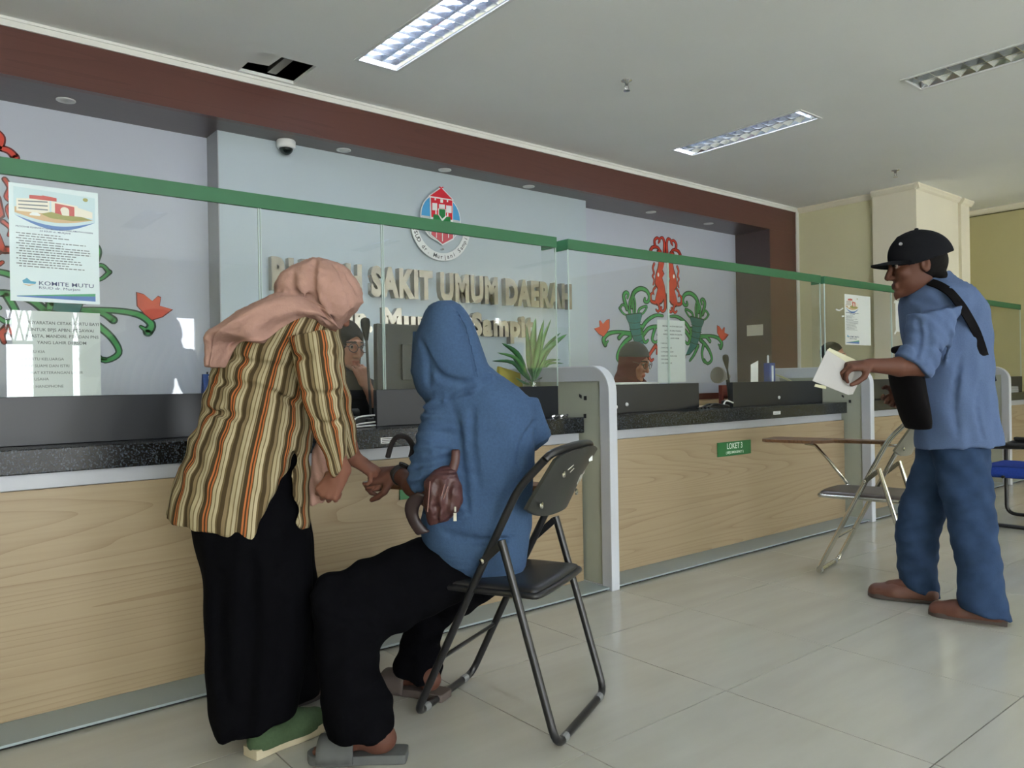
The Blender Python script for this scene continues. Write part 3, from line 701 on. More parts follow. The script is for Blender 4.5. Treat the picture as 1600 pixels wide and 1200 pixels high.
# ================================================================== POSTERS ON THE GLASS
EX, EZ, EN = np.array([1., 0, 0]), np.array([0, 0, 1.]), np.array([0, -1., 0])
M_sheet = mat('poster_sheet', (216, 228, 234), .5); M_pblue = mat('poster_blue', (74, 116, 184), .5); M_pgreen = mat('poster_green', (70, 160, 120), .5)
M_psky = mat('poster_sky', (196, 216, 224), .5); M_pwall = mat('poster_wall', (232, 224, 212), .5); M_pred = mat('poster_red', (196, 74, 70), .5)
M_ptan = mat('poster_tan', (206, 170, 128), .5); M_pbush = mat('poster_bush', (150, 146, 70), .5); M_grey = mat('print_grey', (110, 116, 124), .6)
def poster_big(x0, x1, z0, z1, y, lab, small=False, narrow=1.0):
    w, h = x1-x0, z1-z0
    r = empty('quality_poster', ((x0+x1)/2, y, z0), lab, 'poster', 'hospital quality posters')
    MB().box(x0, x1, y, y+.0008, z0, z1).build('sheet', M_sheet if not small else M_paper, r)
    def F(a, b): return (x0+a*w*narrow, z1-b*h)
    def poly(pts, nm, m, d): return MB().prism([F(*q) for q in pts], (0, y, 0), (1, 0, 0), (0, 0, 1), (0, -d, 0)).build(nm, m, r)
    bow = lambda d, t: [(.06+.90*i/16, .27+d*math.sin(math.pi*i/16)) for i in range(17)]
    poly([(.06, .16), (.5, .05), (.96, .2)]+bow(.10, 0)[::-1], 'swoosh', M_pblue, .0003)
    poly([(.05, .03), (.96, .05), (.96, .24)]+bow(.065, 0)[::-1]+[(.05, .2)], 'sky', M_psky if not small else M_paper, .0005)
    poly([(.06, .20)]+[(.06+.88*i/12, .25+.055*math.sin(math.pi*i/12)) for i in range(13)], 'forecourt', M_ptan, .0007)
    poly([(.08, .13), (.44, .10), (.44, .235), (.08, .235)], 'wing', M_pwall, .0009); poly([(.75, .15), (.93, .18), (.93, .235), (.75, .235)], 'wing', M_pwall, .0009)
    for k in range(3):
        poly([(.10, .145+.03*k), (.42, .128+.034*k), (.42, .139+.034*k), (.10, .155+.03*k)], 'window_row', M_grey, .0011)
    poly([(.22, .09), (.36, .085), (.36, .12), (.22, .12)], 'roof', M_pred, .0011); poly([(.36, .08), (.52, .09), (.52, .12), (.36, .12)], 'roof', M_pred, .0011)
    poly([(.46, .12), (.76, .14), (.76, .24), (.46, .235)], 'gatehouse', M_pwall, .0010); poly([(.50, .135), (.72, .15), (.72, .24), (.50, .235)], 'gatehouse_face', M_pred, .0011)
    poly([(.58, .235)]+[(.61+.05*math.cos(math.pi-math.pi*i/8), .19-.03*math.sin(math.pi*i/8)) for i in range(9)]+[(.66, .238)], 'arch', M_pwall, .0013)
    poly([(.34, .24), (.46, .215), (.60, .235), (.80, .23), (.92, .25), (.70, .275), (.45, .27)], 'shrubs', M_pbush, .0014)
    poly([(.22, .25), (.25, .235), (.31, .235), (.34, .25), (.33, .262), (.22, .262)], 'car', M_paper, .0015)
    c = F(.85, .075); MB().prism([(c[0]+.03*w*narrow*math.cos(t), c[1]+.016*h*math.sin(t)) for t in [i*math.pi/8 for i in range(16)]], (0, y, 0), (1, 0, 0), (0, 0, 1), (0, -.0008, 0)).build('emblem', M_pbush, r)
    m = MB()
    def T(t, a, b, hh, ww=None, al='l', off=0.0):
        P = F(a, b); text_on(m, t, (P[0], y-.0002, P[1]), EX, EZ, EN, width=ww*w*narrow if ww else None, height=hh*h, align=al, depth=.0004, offset=off)
    T('PROGRAM PENINGKATAN MUTU DAN KESELAMATAN PASIEN', .5, .372, .014, .86, 'c', .006); T('DI RSUD dr. MURJANI', .5, .395, .014, .34, 'c', .006)
    m.build('title', M_navy, r)
    m = MB(); rr = random.Random(3)
    for k in range(14):
        z = .425+.0215*k; a = .10 if k % 2 else .07
        e = .45+.45*rr.random(); q = a
        while q < e:
            l = .02+.05*rr.random(); A = F(q, z); B = F(min(q+l, e), z-.008)
            m.box(A[0], B[0], y-.0004, y, A[1], B[1]); q += l+.012
    m.build('fine_print', M_grey, r)
    m = MB(); T('KOMITE MUTU', .31, .855, .034, .62, 'l', .004); T('RSUD dr. Murjani', .31, .888, .022, .46, 'l', .0); m.build('committee_name', M_navy, r)
    poly([(.13, .825), (.18, .80), (.22, .825), (.28, .83), (.27, .85), (.14, .845)], 'committee_mark', mat('mark_cyan', (80, 160, 196), .5), .0006); poly([(.13, .853), (.2, .868), (.27, .85), (.2, .858)], 'committee_mark', M_ptan, .0006)
    poly([(.07, .955), (.95, .905), (.95, .94), (.5, .945)], 'footer_wedge', M_pgreen, .0004); poly([(.07, .955), (.95, .93), (.95, .975), (.07, .962)], 'footer_wedge', M_pblue, .0006)
    return r
yp = YG+.0095
A, B = onY(13, 284, yp), onY(156, 476, yp)
poster_big(A[0], B[0], B[2], A[2], yp, 'large poster with hospital photo and KOMITE MUTU heading on the left glass')
A, B = onY(1319.5, 459, yp), onY(1361, 540, yp)
poster_big(A[0], B[0], B[2], A[2], yp, 'narrow white poster with hospital photo left of the capped man', True, .56)
A, B = onY(1399, 470, yp), onY(1428, 520, yp)
r = empty('taped_sheet', A, 'white sheet taped to the glass beside the capped man\'s face', 'paper')
MB().box(A[0], A[0]+.36, yp, yp+.0008, B[2], A[2]).build('sheet', M_paper, r)
m = MB()
for (dx, z) in ((0, A[2]), (0, B[2]), (.36, A[2]), (.36, B[2])): m.obox((A[0]+dx, yp-.0006, z), (.028, 0, .022), (-.006, 0, .008), (0, .0003, 0))
m.build('tape', mat('tape', (226, 228, 222), .4), r)
A = onY(1306, 483, yp)
tp = MB().tube(smooth_path([A, A+np.array([.05, 0, -.008]), A+np.array([.11, 0, .012])]), .006, 5).tube([A+np.array([.09, 0, -.055]), A+np.array([.12, 0, -.05])], .006, 5).build('tape_remnant', MATS['tape'], None)
tag(tp, 'torn white tape left on the glass beside the narrow poster', 'tape')

def notice(x0, x1, z0, z1, y, heads, items, lab, hsz, isz, nm='notice_sheet'):
    w, h = x1-x0, z1-z0
    r = empty(nm, ((x0+x1)/2, y, z0), lab, 'notice', 'printed notices on the glass')
    MB().box(x0, x1, y, y+.0008, z0, z1).build('sheet', mat('notice_paper', (196, 204, 204), .6), r)
    m = MB()
    for t, b in heads: text_on(m, t, (x0+w*.55, y-.0002, z1-b*h), EX, EZ, EN, height=hsz*h, align='c', depth=.0004, offset=.008, maxw=w*.86)
    for t, a, b in items: text_on(m, t, (x0+w*a, y-.0002, z1-b*h), EX, EZ, EN, height=isz*h, align='l', depth=.0004, maxw=w*.80)
    m.build('lettering', mat('notice_ink', (70, 76, 84), .7), r)
A, B = onY(18, 484, yp), onY(158.5, 618, yp)
notice(A[0], B[0], B[2], A[2], yp+.002, [('PERSYARATAN CETAK KARTU BAYI', .155), ('UNTUK BPJS APBN, PEGAWAI', .235), ('SWASTA, MANDIRI, P3K DAN PNS', .31), ('YANG LAHIR DI RSDM', .385)],
       [('1. BUKU KIA', .09, .49), ('2. KARTU KELUARGA', .09, .575), ('3. KTP SUAMI DAN ISTRI', .09, .655), ('4. SURAT KETERANGAN LAHIR', .09, .735), ('TATA USAHA', .09, .81), ('5. NO. HANDPHONE', .09, .895)],
       'printed notice on birth card requirements below the large poster', .036, .032)
A, B = onY(1027, 499, yp), onY(1072, 597, yp)
notice(A[0], B[0], B[2], A[2], yp+.002, [('PERSYARATAN CETAK KARTU BAYI', .11), ('UNTUK BPJS APBN, PEGAWAI', .18), ('SWASTA, MANDIRI, P3K DAN PNS', .24), ('YANG LAHIR DI RSDM', .30)],
       [('1. BUKU KIA', .12, .385), ('2. KARTU KELUARGA', .12, .455), ('3. KTP SUAMI DAN ISTRI', .12, .52), ('4. SURAT KETERANGAN LAHIR', .12, .585), ('TATA USAHA', .12, .64), ('5. NO. HANDPHONE', .12, .70)],
       'printed notice on the glass in front of the painted ornament', .022, .02)
# ================================================================== FIGURES: distance-field modelling (one continuous surface per mesh)
def nrm(v): v = np.array(v, float); return v/(np.linalg.norm(v)+1e-12)
WR = .75
class Field:
    def __init__(s, lo, hi, h):
        s.lo = np.array(lo, float); s.h = h
        s.n = np.ceil((np.array(hi, float)-s.lo)/h).astype(int)+1
        s.f = np.full(tuple(s.n), .3, np.float32)
        s.ax = [(s.lo[i]+h*np.arange(s.n[i])).astype(np.float32) for i in range(3)]
    def sub(s, lo, hi):
        a = np.clip(np.floor((np.array(lo)-s.lo)/s.h).astype(int), 0, s.n); b = np.clip(np.ceil((np.array(hi)-s.lo)/s.h).astype(int)+1, 0, s.n)
        sl = tuple(slice(i, j) for i, j in zip(a, b))
        return sl, [s.ax[0][sl[0]][:, None, None], s.ax[1][sl[1]][None, :, None], s.ax[2][sl[2]][None, None, :]]
    def mix(s, sl, d, k, mode='u'):
        f = s.f[sl]
        if f.size == 0: return
        if mode == 'u':
            if k > 0:
                h = np.maximum(k-np.abs(f-d), 0)/k; s.f[sl] = np.minimum(f, d)-h*h*k*.25
            else: s.f[sl] = np.minimum(f, d)
        else:  # subtract
            if k > 0:
                g = -d; h = np.maximum(k-np.abs(f-g), 0)/k; s.f[sl] = np.maximum(f, g)+h*h*k*.25
            else: s.f[sl] = np.maximum(f, -d)
    def cap(s, a, b, ra, rb=None, k=.015, mode='u'):
        rb = ra if rb is None else rb
        a, b = np.array(a, float), np.array(b, float); R = max(ra, rb)+max(k, .012)+2*s.h
        sl, (X, Y, Z) = s.sub(np.minimum(a, b)-R, np.maximum(a, b)+R)
        v = b-a; L = max(v@v, 1e-9)
        t = np.clip(((X-a[0])*v[0]+(Y-a[1])*v[1]+(Z-a[2])*v[2])/L, 0, 1)
        d = np.sqrt((X-a[0]-t*v[0])**2+(Y-a[1]-t*v[1])**2+(Z-a[2]-t*v[2])**2)-(ra+t*(rb-ra))
        s.mix(sl, d.astype(np.float32), k, mode); return s
    def chain(s, pts, rs, k=.015):
        for i in range(len(pts)-1): s.cap(pts[i], pts[i+1], rs[i], rs[i+1], k)
        return s
    def ell(s, c, ax, r, k=.015, mode='u'):
        c = np.array(c, float); R = max(r)+max(k, .012)+2*s.h
        sl, (X, Y, Z) = s.sub(c-R, c+R)
        q = [(X-c[0])*a[0]+(Y-c[1])*a[1]+(Z-c[2])*a[2] for a in ax]
        k0 = np.sqrt(sum((q[i]/r[i])**2 for i in range(3))); k1 = np.sqrt(sum((q[i]/r[i]**2)**2 for i in range(3)))
        s.mix(sl, (k0*(k0-1)/np.maximum(k1, 1e-4)).astype(np.float32), k, mode); return s
    def loft(s, secs, k=.02, kin=0, endk=.012, mode='u', pw=2.0, sub=4):
        """solid through elliptical sections, splined between them so that no ring shows"""
        secs = resample(secs, sub) if sub > 1 and len(secs) > 2 else secs
        R = max(max(q[2], q[4]) for q in secs)+.06
        C = np.array([q[0] for q in secs]); SL, (X0, Y0, Z0) = s.sub(C.min(0)-R, C.max(0)+R)
        best = np.full(s.f[SL].shape, .3, np.float32); off = [q.start for q in SL]
        m = len(secs)
        for i, ((c0, s0, r0, n0, t0), (c1, s1, r1, n1, t1)) in enumerate(zip(secs, secs[1:])):
            Rl = max(r0, r1, t0, t1)+.05
            sl, (X, Y, Z) = s.sub(np.minimum(c0, c1)-Rl, np.maximum(c0, c1)+Rl)
            m0 = nrm(np.cross(s0, n0)); m1 = nrm(np.cross(s1, n1))
            if np.dot(m0, c1-c0) < 0: m0 = -m0
            if np.dot(m1, c1-c0) < 0: m1 = -m1
            e0 = (X-c0[0])*m0[0]+(Y-c0[1])*m0[1]+(Z-c0[2])*m0[2]; e1 = (X-c1[0])*m1[0]+(Y-c1[1])*m1[1]+(Z-c1[2])*m1[2]
            den = e0-e1; den = np.where(np.abs(den) < 1e-4, 1e-4, den)
            t = np.clip(e0/den, 0, 1)
            sx = [s0[j]+t*(s1[j]-s0[j]) for j in range(3)]; ln = np.sqrt(sx[0]**2+sx[1]**2+sx[2]**2)+1e-6
            q = [X-(c0[0]+t*(c1[0]-c0[0])), Y-(c0[1]+t*(c1[1]-c0[1])), Z-(c0[2]+t*(c1[2]-c0[2]))]
            x = (q[0]*sx[0]+q[1]*sx[1]+q[2]*sx[2])/ln; y = q[0]*n0[0]+q[1]*n0[1]+q[2]*n0[2]
            rs = r0+t*(r1-r0); rn = t0+t*(t1-t0)
            k0 = np.sqrt((x/rs)**2+(y/rn)**2); k1 = np.sqrt((x/rs**2)**2+(y/rn**2)**2); d = k0*(k0-1)/np.maximum(k1, 1e-3)
            dd = d
            de = np.maximum(-e0-.003, e1-.003)
            d = np.where(de <= 0, dd, np.maximum(dd, de))
            if i == 0: h = np.maximum(endk-np.abs(d+e0), 0)/endk; d = np.maximum(d, -e0)+h*h*endk*.25
            if i == m-2: h = np.maximum(endk-np.abs(d-e1), 0)/endk; d = np.maximum(d, e1)+h*h*endk*.25
            ls = tuple(slice(q_.start-o, q_.stop-o) for q_, o in zip(sl, off))
            best[ls] = np.minimum(best[ls], d)
        s.mix(SL, best, k, mode); return s
    def half(s, p, n, k=.004, lo=None, hi=None):
        """cut away everything on the +n side of the plane (inside an optional box)"""
        p, n = np.array(p, float), nrm(n)
        lo = s.lo if lo is None else np.array(lo); hi = s.lo+s.n*s.h if hi is None else np.array(hi)
        sl, (X, Y, Z) = s.sub(lo, hi)
        d = (X-p[0])*n[0]+(Y-p[1])*n[1]+(Z-p[2])*n[2]
        s.f[sl] = np.maximum(s.f[sl], d.astype(np.float32)); return s
    def wedge(s, planes, lo, hi):
        sl, (X, Y, Z) = s.sub(lo, hi); d = None
        for p, n in planes:
            n = nrm(n); e = (X-p[0])*n[0]+(Y-p[1])*n[1]+(Z-p[2])*n[2]; d = e if d is None else np.maximum(d, e)
        s.mix(sl, d.astype(np.float32), .004, 'sub'); return s
    def wrinkle(s, waves, lo=None, hi=None):
        """waves: (direction, wavelength, amplitude, phase[, warp])"""
        lo = s.lo if lo is None else np.array(lo); hi = s.lo+s.n*s.h if hi is None else np.array(hi)
        sl, (X, Y, Z) = s.sub(lo, hi)
        near = np.abs(s.f[sl]) < .05
        for w in waves:
            d = nrm(w[0]); k = 2*math.pi/w[1]
            arg = k*(X*d[0]+Y*d[1]+Z*d[2])+w[3]
            if len(w) > 4: arg = arg+w[4]*np.sin(X*9+Z*6+w[3])+w[4]*.7*np.sin(Y*10-Z*7+2*w[3])
            s.f[sl] += np.where(near, (WR*w[2]*np.sin(arg)).astype(np.float32), 0)
        return s
    def hit(s, u, v, d0, d1, st=.003):
        for d in np.arange(d0, d1, st):
            p = at(u, v, d); i = np.round((p-s.lo)/s.h).astype(int)
            if (i >= 0).all() and (i < s.n).all() and s.f[tuple(i)] < 0: return p
        return None
    def fold(s, px, r, d0, d1, mode='u', k=.018, taper=.4):
        P = [q for q in (s.hit(u, v, d0, d1) for u, v in px) if q is not None]
        if len(P) < 2: return s
        P = smooth_path(P, 3); n = len(P)
        off = CF*(r*.35) if mode == 'u' else -CF*(r*.45)
        rr = [r*(taper+(1-taper)*math.sin(math.pi*(i+.5)/n)) for i in range(n)]
        for i in range(n-1): s.cap(P[i]+off, P[i+1]+off, rr[i], rr[i+1], k, mode)
        return s
    def mesh(s):
        f = s.f; S = f < 0; nx, ny, nz = f.shape
        cnt = np.zeros((nx-1, ny-1, nz-1), np.uint8)
        for i in (0, 1):
            for j in (0, 1):
                for k in (0, 1): cnt += S[i:nx-1+i, j:ny-1+j, k:nz-1+k]
        I = np.argwhere((cnt > 0) & (cnt < 8)); idm = np.full(cnt.shape, -1, np.int32); idm[tuple(I.T)] = np.arange(len(I))
        acc = np.zeros((len(I), 3)); num = np.zeros(len(I))
        cs = [(i, j, k) for i in (0, 1) for j in (0, 1) for k in (0, 1)]
        for a in cs:
            for ax in range(3):
                if a[ax]: continue
                b = list(a); b[ax] = 1
                fa = f[I[:, 0]+a[0], I[:, 1]+a[1], I[:, 2]+a[2]]; fb = f[I[:, 0]+b[0], I[:, 1]+b[1], I[:, 2]+b[2]]
                m = (fa < 0) != (fb < 0)
                t = np.where(m, fa/np.where(m, fa-fb, 1), 0)
                P = np.tile(np.array(a, float), (len(I), 1)); P[:, ax] += t
                acc[m] += P[m]; num[m] += 1
        V = s.lo+(I+acc/num[:, None])*s.h
        Q = []
        for ax in range(3):
            o1, o2 = (ax+1) % 3, (ax+2) % 3
            A = np.take(S, range(0, f.shape[ax]-1), ax); B = np.take(S, range(1, f.shape[ax]), ax)
            E = np.argwhere(A != B); E = E[(E[:, o1] > 0) & (E[:, o2] > 0) & (E[:, o1] < f.shape[o1]-1) & (E[:, o2] < f.shape[o2]-1)]
            if len(E) == 0: continue
            ins = A[tuple(E.T)]
            q = []
            for d1, d2 in ((-1, -1), (0, -1), (0, 0), (-1, 0)):
                c = E.copy(); c[:, o1] += d1; c[:, o2] += d2; q.append(idm[tuple(c.T)])
            q = np.stack(q, 1); q[~ins] = q[~ins][:, ::-1]; Q.append(q)
        return V, np.concatenate(Q)
    def build(s, name, m, parent, colfn=None, attr=None, sm=0, **kw):
        V, Q = s.mesh()
        if sm:   # light Laplacian relaxation
            n = len(V); e = np.concatenate([Q[:, [0, 1]], Q[:, [1, 2]], Q[:, [2, 3]], Q[:, [3, 0]]])
            for _ in range(sm):
                acc = np.zeros_like(V); c = np.zeros(n)
                np.add.at(acc, e[:, 0], V[e[:, 1]]); np.add.at(acc, e[:, 1], V[e[:, 0]]); np.add.at(c, e[:, 0], 1); np.add.at(c, e[:, 1], 1)
                V = .5*V+.5*acc/np.maximum(c, 1)[:, None]
        me = bpy.data.meshes.new(name)
        me.vertices.add(len(V)); me.vertices.foreach_set('co', V.astype(np.float32).ravel())
        me.loops.add(len(Q)*4); me.loops.foreach_set('vertex_index', Q.astype(np.int32).ravel())
        me.polygons.add(len(Q)); me.polygons.foreach_set('loop_start', np.arange(0, len(Q)*4, 4, dtype=np.int32)); 
        me.update(calc_edges=True); me.validate()
        me.polygons.foreach_set('use_smooth', np.ones(len(me.polygons), bool))
        if colfn is not None:
            c = np.concatenate([colfn(V), np.ones((len(V), 1))], 1)
            a = me.attributes.new('Col', 'FLOAT_COLOR', 'POINT'); a.data.foreach_set('color', c.astype(np.float32).ravel())
        if attr is not None:
            a = me.attributes.new('stripe', 'FLOAT', 'POINT'); a.data.foreach_set('value', attr(V).astype(np.float32))
        me.materials.append(m)
        o = bpy.data.objects.new(name, me); link(o, parent); return tag(o, **kw)

def sec(uL, vL, uR, vR, dep, th, depR=None):
    a, b = at(uL, vL, dep), at(uR, vR, dep if depR is None else depR); s = (b-a)/2
    return ((a+b)/2, nrm(s), float(np.linalg.norm(s)), CF, th)
def resample(secs, n):
    A = np.array([np.concatenate([q[0], q[1]*q[2], q[3], [q[4]]]) for q in secs]); out = []
    for i in range(len(A)-1):
        p0 = A[max(i-1, 0)]; p1 = A[i]; p2 = A[i+1]; p3 = A[min(i+2, len(A)-1)]
        for k in range(n):
            t = k/n; out.append(.5*((2*p1)+(-p0+p2)*t+(2*p0-5*p1+4*p2-p3)*t*t+(-p0+3*p1-3*p2+p3)*t**3))
    out.append(A[-1])
    return [(v[:3], nrm(v[3:6]), float(np.linalg.norm(v[3:6])), nrm(v[6:9]), max(float(v[9]), .003)) for v in out]
def sbounds(secs, pad):
    P = [q[0]+a*q[1]*q[2]+b*q[3]*q[4] for q in secs for a in (-1, 1) for b in (-1, 1)]
    return bounds(P, pad)
def bounds(pts, pad):
    A = np.array(pts, float); return A.min(0)-pad, A.max(0)+pad

def attr_mat(name, rough=.55, attr='Col', ramp=None, bump=None, spec=.3, weave=None):
    m = bpy.data.materials.new(name); m.use_nodes = True; nt = m.node_tree; b = nt.nodes['Principled BSDF']
    b.inputs['Roughness'].default_value = rough; b.inputs['Specular IOR Level'].default_value = spec
    a = nt.nodes.new('ShaderNodeAttribute'); a.attribute_name = attr
    if ramp is None: nt.links.new(a.outputs['Color'], b.inputs['Base Color'])
    else:
        fr = nt.nodes.new('ShaderNodeMath'); fr.operation = 'FRACT'; nt.links.new(a.outputs['Fac'], fr.inputs[0])
        r = nt.nodes.new('ShaderNodeValToRGB'); r.color_ramp.interpolation = 'CONSTANT'
        el = r.color_ramp.elements
        while len(el) > 1: el.remove(el[-1])
        el[0].position = 0; el[0].color = srgb(*ramp[0][1])
        for p, c in ramp[1:]: e = el.new(p); e.color = srgb(*c)
        nt.links.new(fr.outputs[0], r.inputs[0]); nt.links.new(r.outputs[0], b.inputs['Base Color'])
    MATS[name] = m; return m
M_skin = attr_mat('skin', .55)
def cloth(name, col, amt=.08, sc=60, bump=None, rough=.9): return mat(name, col, rough, spec=.15, noise=(sc, amt), bump=bump or (220, .12))

# ---- anatomy
def head(F, c, fw, up, s=1.0, ears=True, k=.012, neck=None, neck_r=.055):
    """c = middle of the head (eye height); returns colour regions"""
    fw = nrm(fw); up = nrm(np.array(up)-fw*np.dot(up, fw)); rt = np.cross(fw, up); A = (rt, fw, up)
    def P(x, y, z): return c+s*(x*rt+y*fw+z*up)
    F.ell(P(0, -.012, .028), A, (.074*s, .094*s, .092*s), k)
    F.ell(P(0, .026, -.045), A, (.056*s, .064*s, .072*s), .03*s)
    F.ell(P(0, .074, -.102), A, (.022*s, .02*s, .017*s), .022*s)
    for q in (-1, 1):
        F.cap(P(0, .092, .027), P(q*.045, .072, .026), .010*s, .008*s, .016*s)
        F.ell(P(q*.034, .066, -.022), A, (.024*s, .022*s, .02*s), .02*s)
        F.ell(P(q*.031, .101, .008), A, (.017*s, .014*s, .011*s), .010*s, 'sub')
        F.ell(P(q*.031, .080, .008), A, (.0125*s, .0115*s, .0105*s), .003*s)
        if ears:
            F.ell(P(q*.076, -.012, -.002), A, (.010*s, .019*s, .031*s), .008*s); F.ell(P(q*.084, -.006, .002), A, (.006*s, .009*s, .017*s), .005*s, 'sub')
    F.cap(P(0, .094, .012), P(0, .112, -.032), .0085*s, .0125*s, .012*s)
    for q in (-1, 1): F.cap(P(q*.011, .100, -.036), P(q*.012, .094, -.036), .0085*s, .0085*s, .006*s)
    F.cap(P(-.018, .088, -.064), P(.018, .088, -.064), .0075*s, None, .008*s); F.cap(P(-.015, .087, -.075), P(.015, .087, -.075), .0085*s, None, .006*s)
    F.cap(P(-.022, .1, -.0695), P(.022, .1, -.0695), .0022*s, None, .003*s, 'sub')
    if neck is not None: F.cap(P(0, -.02, -.06), neck, .05*s, neck_r, .03)
    def col(V, base):
        C = np.tile(np.array(base[:3]), (len(V), 1)); q = (V-c)/s; x, y, z = q@rt, q@fw, q@up
        lips = (np.abs(x) < .022-.2*np.abs(z+.0695)) & (np.abs(z+.0695) < .0115) & (y > .075); C[lips] = C[lips]*np.array([.92, .62, .6])
        for sg in (-1, 1):
            r = np.hypot(x-sg*.031, (z-.008)*1.25)
            C[(r < .0125) & (y > .082) & (y < .099)] = srgb(150, 138, 128)[:3]; C[(r < .0068) & (y > .082)] = srgb(30, 20, 16)[:3]
            br = (np.abs(x-sg*.033) < .021) & (np.abs(z-.030-.12*(.033-np.abs(x))) < .0045) & (y > .07); C[br] = srgb(28, 22, 20)[:3]
        return C
    return P, col
def hand(F, w, d, n, side, curl=(.5, .5, .5, .5), thumb=.3, s=1.0, k=.006, spread=.06, twist=None):
    """w wrist, d hand direction, n palm normal, side=+1 when the thumb lies on cross(d,n)"""
    d = nrm(d); n = nrm(np.array(n)-d*np.dot(n, d)); t = np.cross(d, n)*side
    def P(a, b, c): return w+s*(a*d+b*t+c*n)
    kn = [P(.088, .031, 0), P(.093, .0105, -.002), P(.089, -.010, -.001), P(.080, -.029, .002)]
    F.cap(P(-.01, 0, 0), P(.03, .006, 0), .024*s, .023*s, .012)
    for q, b in zip(kn, (.018, .006, -.006, -.016)): F.cap(P(.02, b, .0), q, .0165*s, .0125*s, .010)
    for i, (q, L) in enumerate(zip(kn, (.070, .078, .072, .056))):
        L *= s; r = (.0092, .0094, .0089, .0078)[i]*s; sp = (1.5-i)*spread
        c = curl[i]; a = 0; p = q
        for j, (l, bend) in enumerate(((.46, c*1.0), (.30, c*1.15), (.24, c*.8))):
            a += bend; dd = nrm((d*math.cos(sp)+t*math.sin(sp))*math.cos(a)+n*math.sin(a))
            p2 = p+dd*L*l; F.cap(p, p2, r*(1-.08*j), r*(1-.08*(j+1)), .004 if j else k); p = p2
    b = P(.022, .024, .006); d1 = nrm(d*.55+t*.80*(1-thumb*.5)+n*(.25+thumb*.7)); p1 = b+d1*.042*s
    d2 = nrm(d*.85+t*.35*(1-thumb)+n*(.2+thumb*.6)); p2 = p1+d2*.033*s; d3 = nrm(d*.95+t*.05+n*(.1+thumb*.5)); p3 = p2+d3*.026*s
    F.cap(b, p1, .0145*s, .0115*s, .010).cap(p1, p2, .0112*s, .0100*s, .004).cap(p2, p3, .0100*s, .0082*s, .004)
def foot(F, heel, toe, h=.07, w=.045, z0=.0, k=.02):
    """bare foot core from the heel to the toe on height z0, ankle above the heel"""
    heel, toe = np.array(heel, float), np.array(toe, float); d = nrm(toe-heel); sd = np.array([-d[1], d[0], 0]); up = np.array([0, 0, 1.])
    L = np.linalg.norm(toe-heel)
    F.ell(heel+d*.037+up*(z0+.033), (d, sd, up), (.038, .031, .034), k)
    F.cap(heel+d*.06+up*(z0+.052), heel+d*(L-.075)+up*(z0+.030), .035, .029, .03)
    F.ell(heel+d*(L-.075)+up*(z0+.022), (d, sd, up), (.055, w, .022), k)
    for i, b in enumerate((.030, .013, -.002, -.016, -.029)):
        l = (0, .004, -.002, -.010, -.020)[i]
        F.cap(heel+d*(L-.045+l)+sd*b+up*(z0+.016), heel+d*(L-.012+l)+sd*b+up*(z0+.012), .0115 if i == 0 else .0085, .010 if i == 0 else .0075, .004)
def eye_glasses(P, parent, col=(60, 40, 50), r=.024, s=1.0):
    m = MB()
    for q in (-1, 1):
        ring = [P(q*.033+r*math.cos(t), .112-.010*abs(math.cos(t))*(1 if q*math.cos(t) > 0 else .2), .006+.9*r*math.sin(t)) for t in [i*2*math.pi/18 for i in range(19)]]
        m.tube(ring, .0022*s, 6, cap=False); m.tube([P(q*(.033+r), .103, .010), P(q*.080, .05, .012), P(q*.080, -.02, .006)], .002*s, 5)
    m.tube([P(-.010, .113, .009), P(0, .116, .012), P(.010, .113, .009)], .002*s, 5)
    return m.build('spectacles', mat('spectacle_frame_%d' % sum(col), col, .3), parent, smooth=True)
def shoe(parent, heel, toe, w, mats, name='shoe', h=.075, sole=.022, open_back=False, pitch=0, z0=0.001):
    heel, toe = np.array([heel[0], heel[1], 0.]), np.array([toe[0], toe[1], 0.]); d = nrm(toe-heel); sd = np.array([-d[1], d[0], 0]); up = np.array([0, 0, 1.]); L = np.linalg.norm(toe-heel)
    if pitch: d2 = nrm(d*math.cos(pitch)+up*math.sin(pitch)); up = nrm(np.cross(d2, -sd)) if np.dot(np.cross(d2, -sd), up) > 0 else nrm(np.cross(-sd, d2)); d = d2
    o = np.array([heel[0], heel[1], z0])
    outl = [(0, -.028), (.01, -.033), (.3*L, -.032*w), (.62*L, -.045*w), (.82*L, -.043*w), (.94*L, -.030*w), (L, -.006), (L, .01), (.93*L, .034*w), (.8*L, .044*w), (.6*L, .043*w), (.3*L, .033*w), (.01, .033), (0, .028)]
    P = smooth_path(outl+[outl[0]], 4)[:-1]
    s = MB().prism([tuple(q) for q in P], o, d, sd, up*sole).build(name+'_sole', mats[1], parent, smooth='auto', bevel=.004)
    lo, hi = bounds([o, o+d*L, o+up*.12], .09); F = Field(lo, hi, .0035); f = F
    z = sole*.6
    f.cap(o+d*(.62*L)+up*(z+.010), o+d*(L-.043)+up*(z+.008), .047*w, .041*w, .02)
    f.cap(o+d*.05+up*(z+h*.45), o+d*(.62*L)+up*(z+.016), .037, .043*w, .03)
    f.cap(o+d*.045+up*(z+.012), o+d*(.6*L)+up*(z+.010), .037, .043*w, .02)
    f.ell(o+d*.042+up*(z+h*.35), (d, sd, up), (.044, .036, h*.62), .02)
    f.half(o+up*(sole*.7), -up)
    c = o+d*.075+up*(z+h*1.02); f.ell(c, (d, sd, up), (.05, .026, h*.42), .006, 'sub')
    if open_back: f.half(o+d*(.36*L)+up*0, -d)
    f.build(name+'_upper', mats[0], parent, sm=1)
    return o, d, sd, up, L
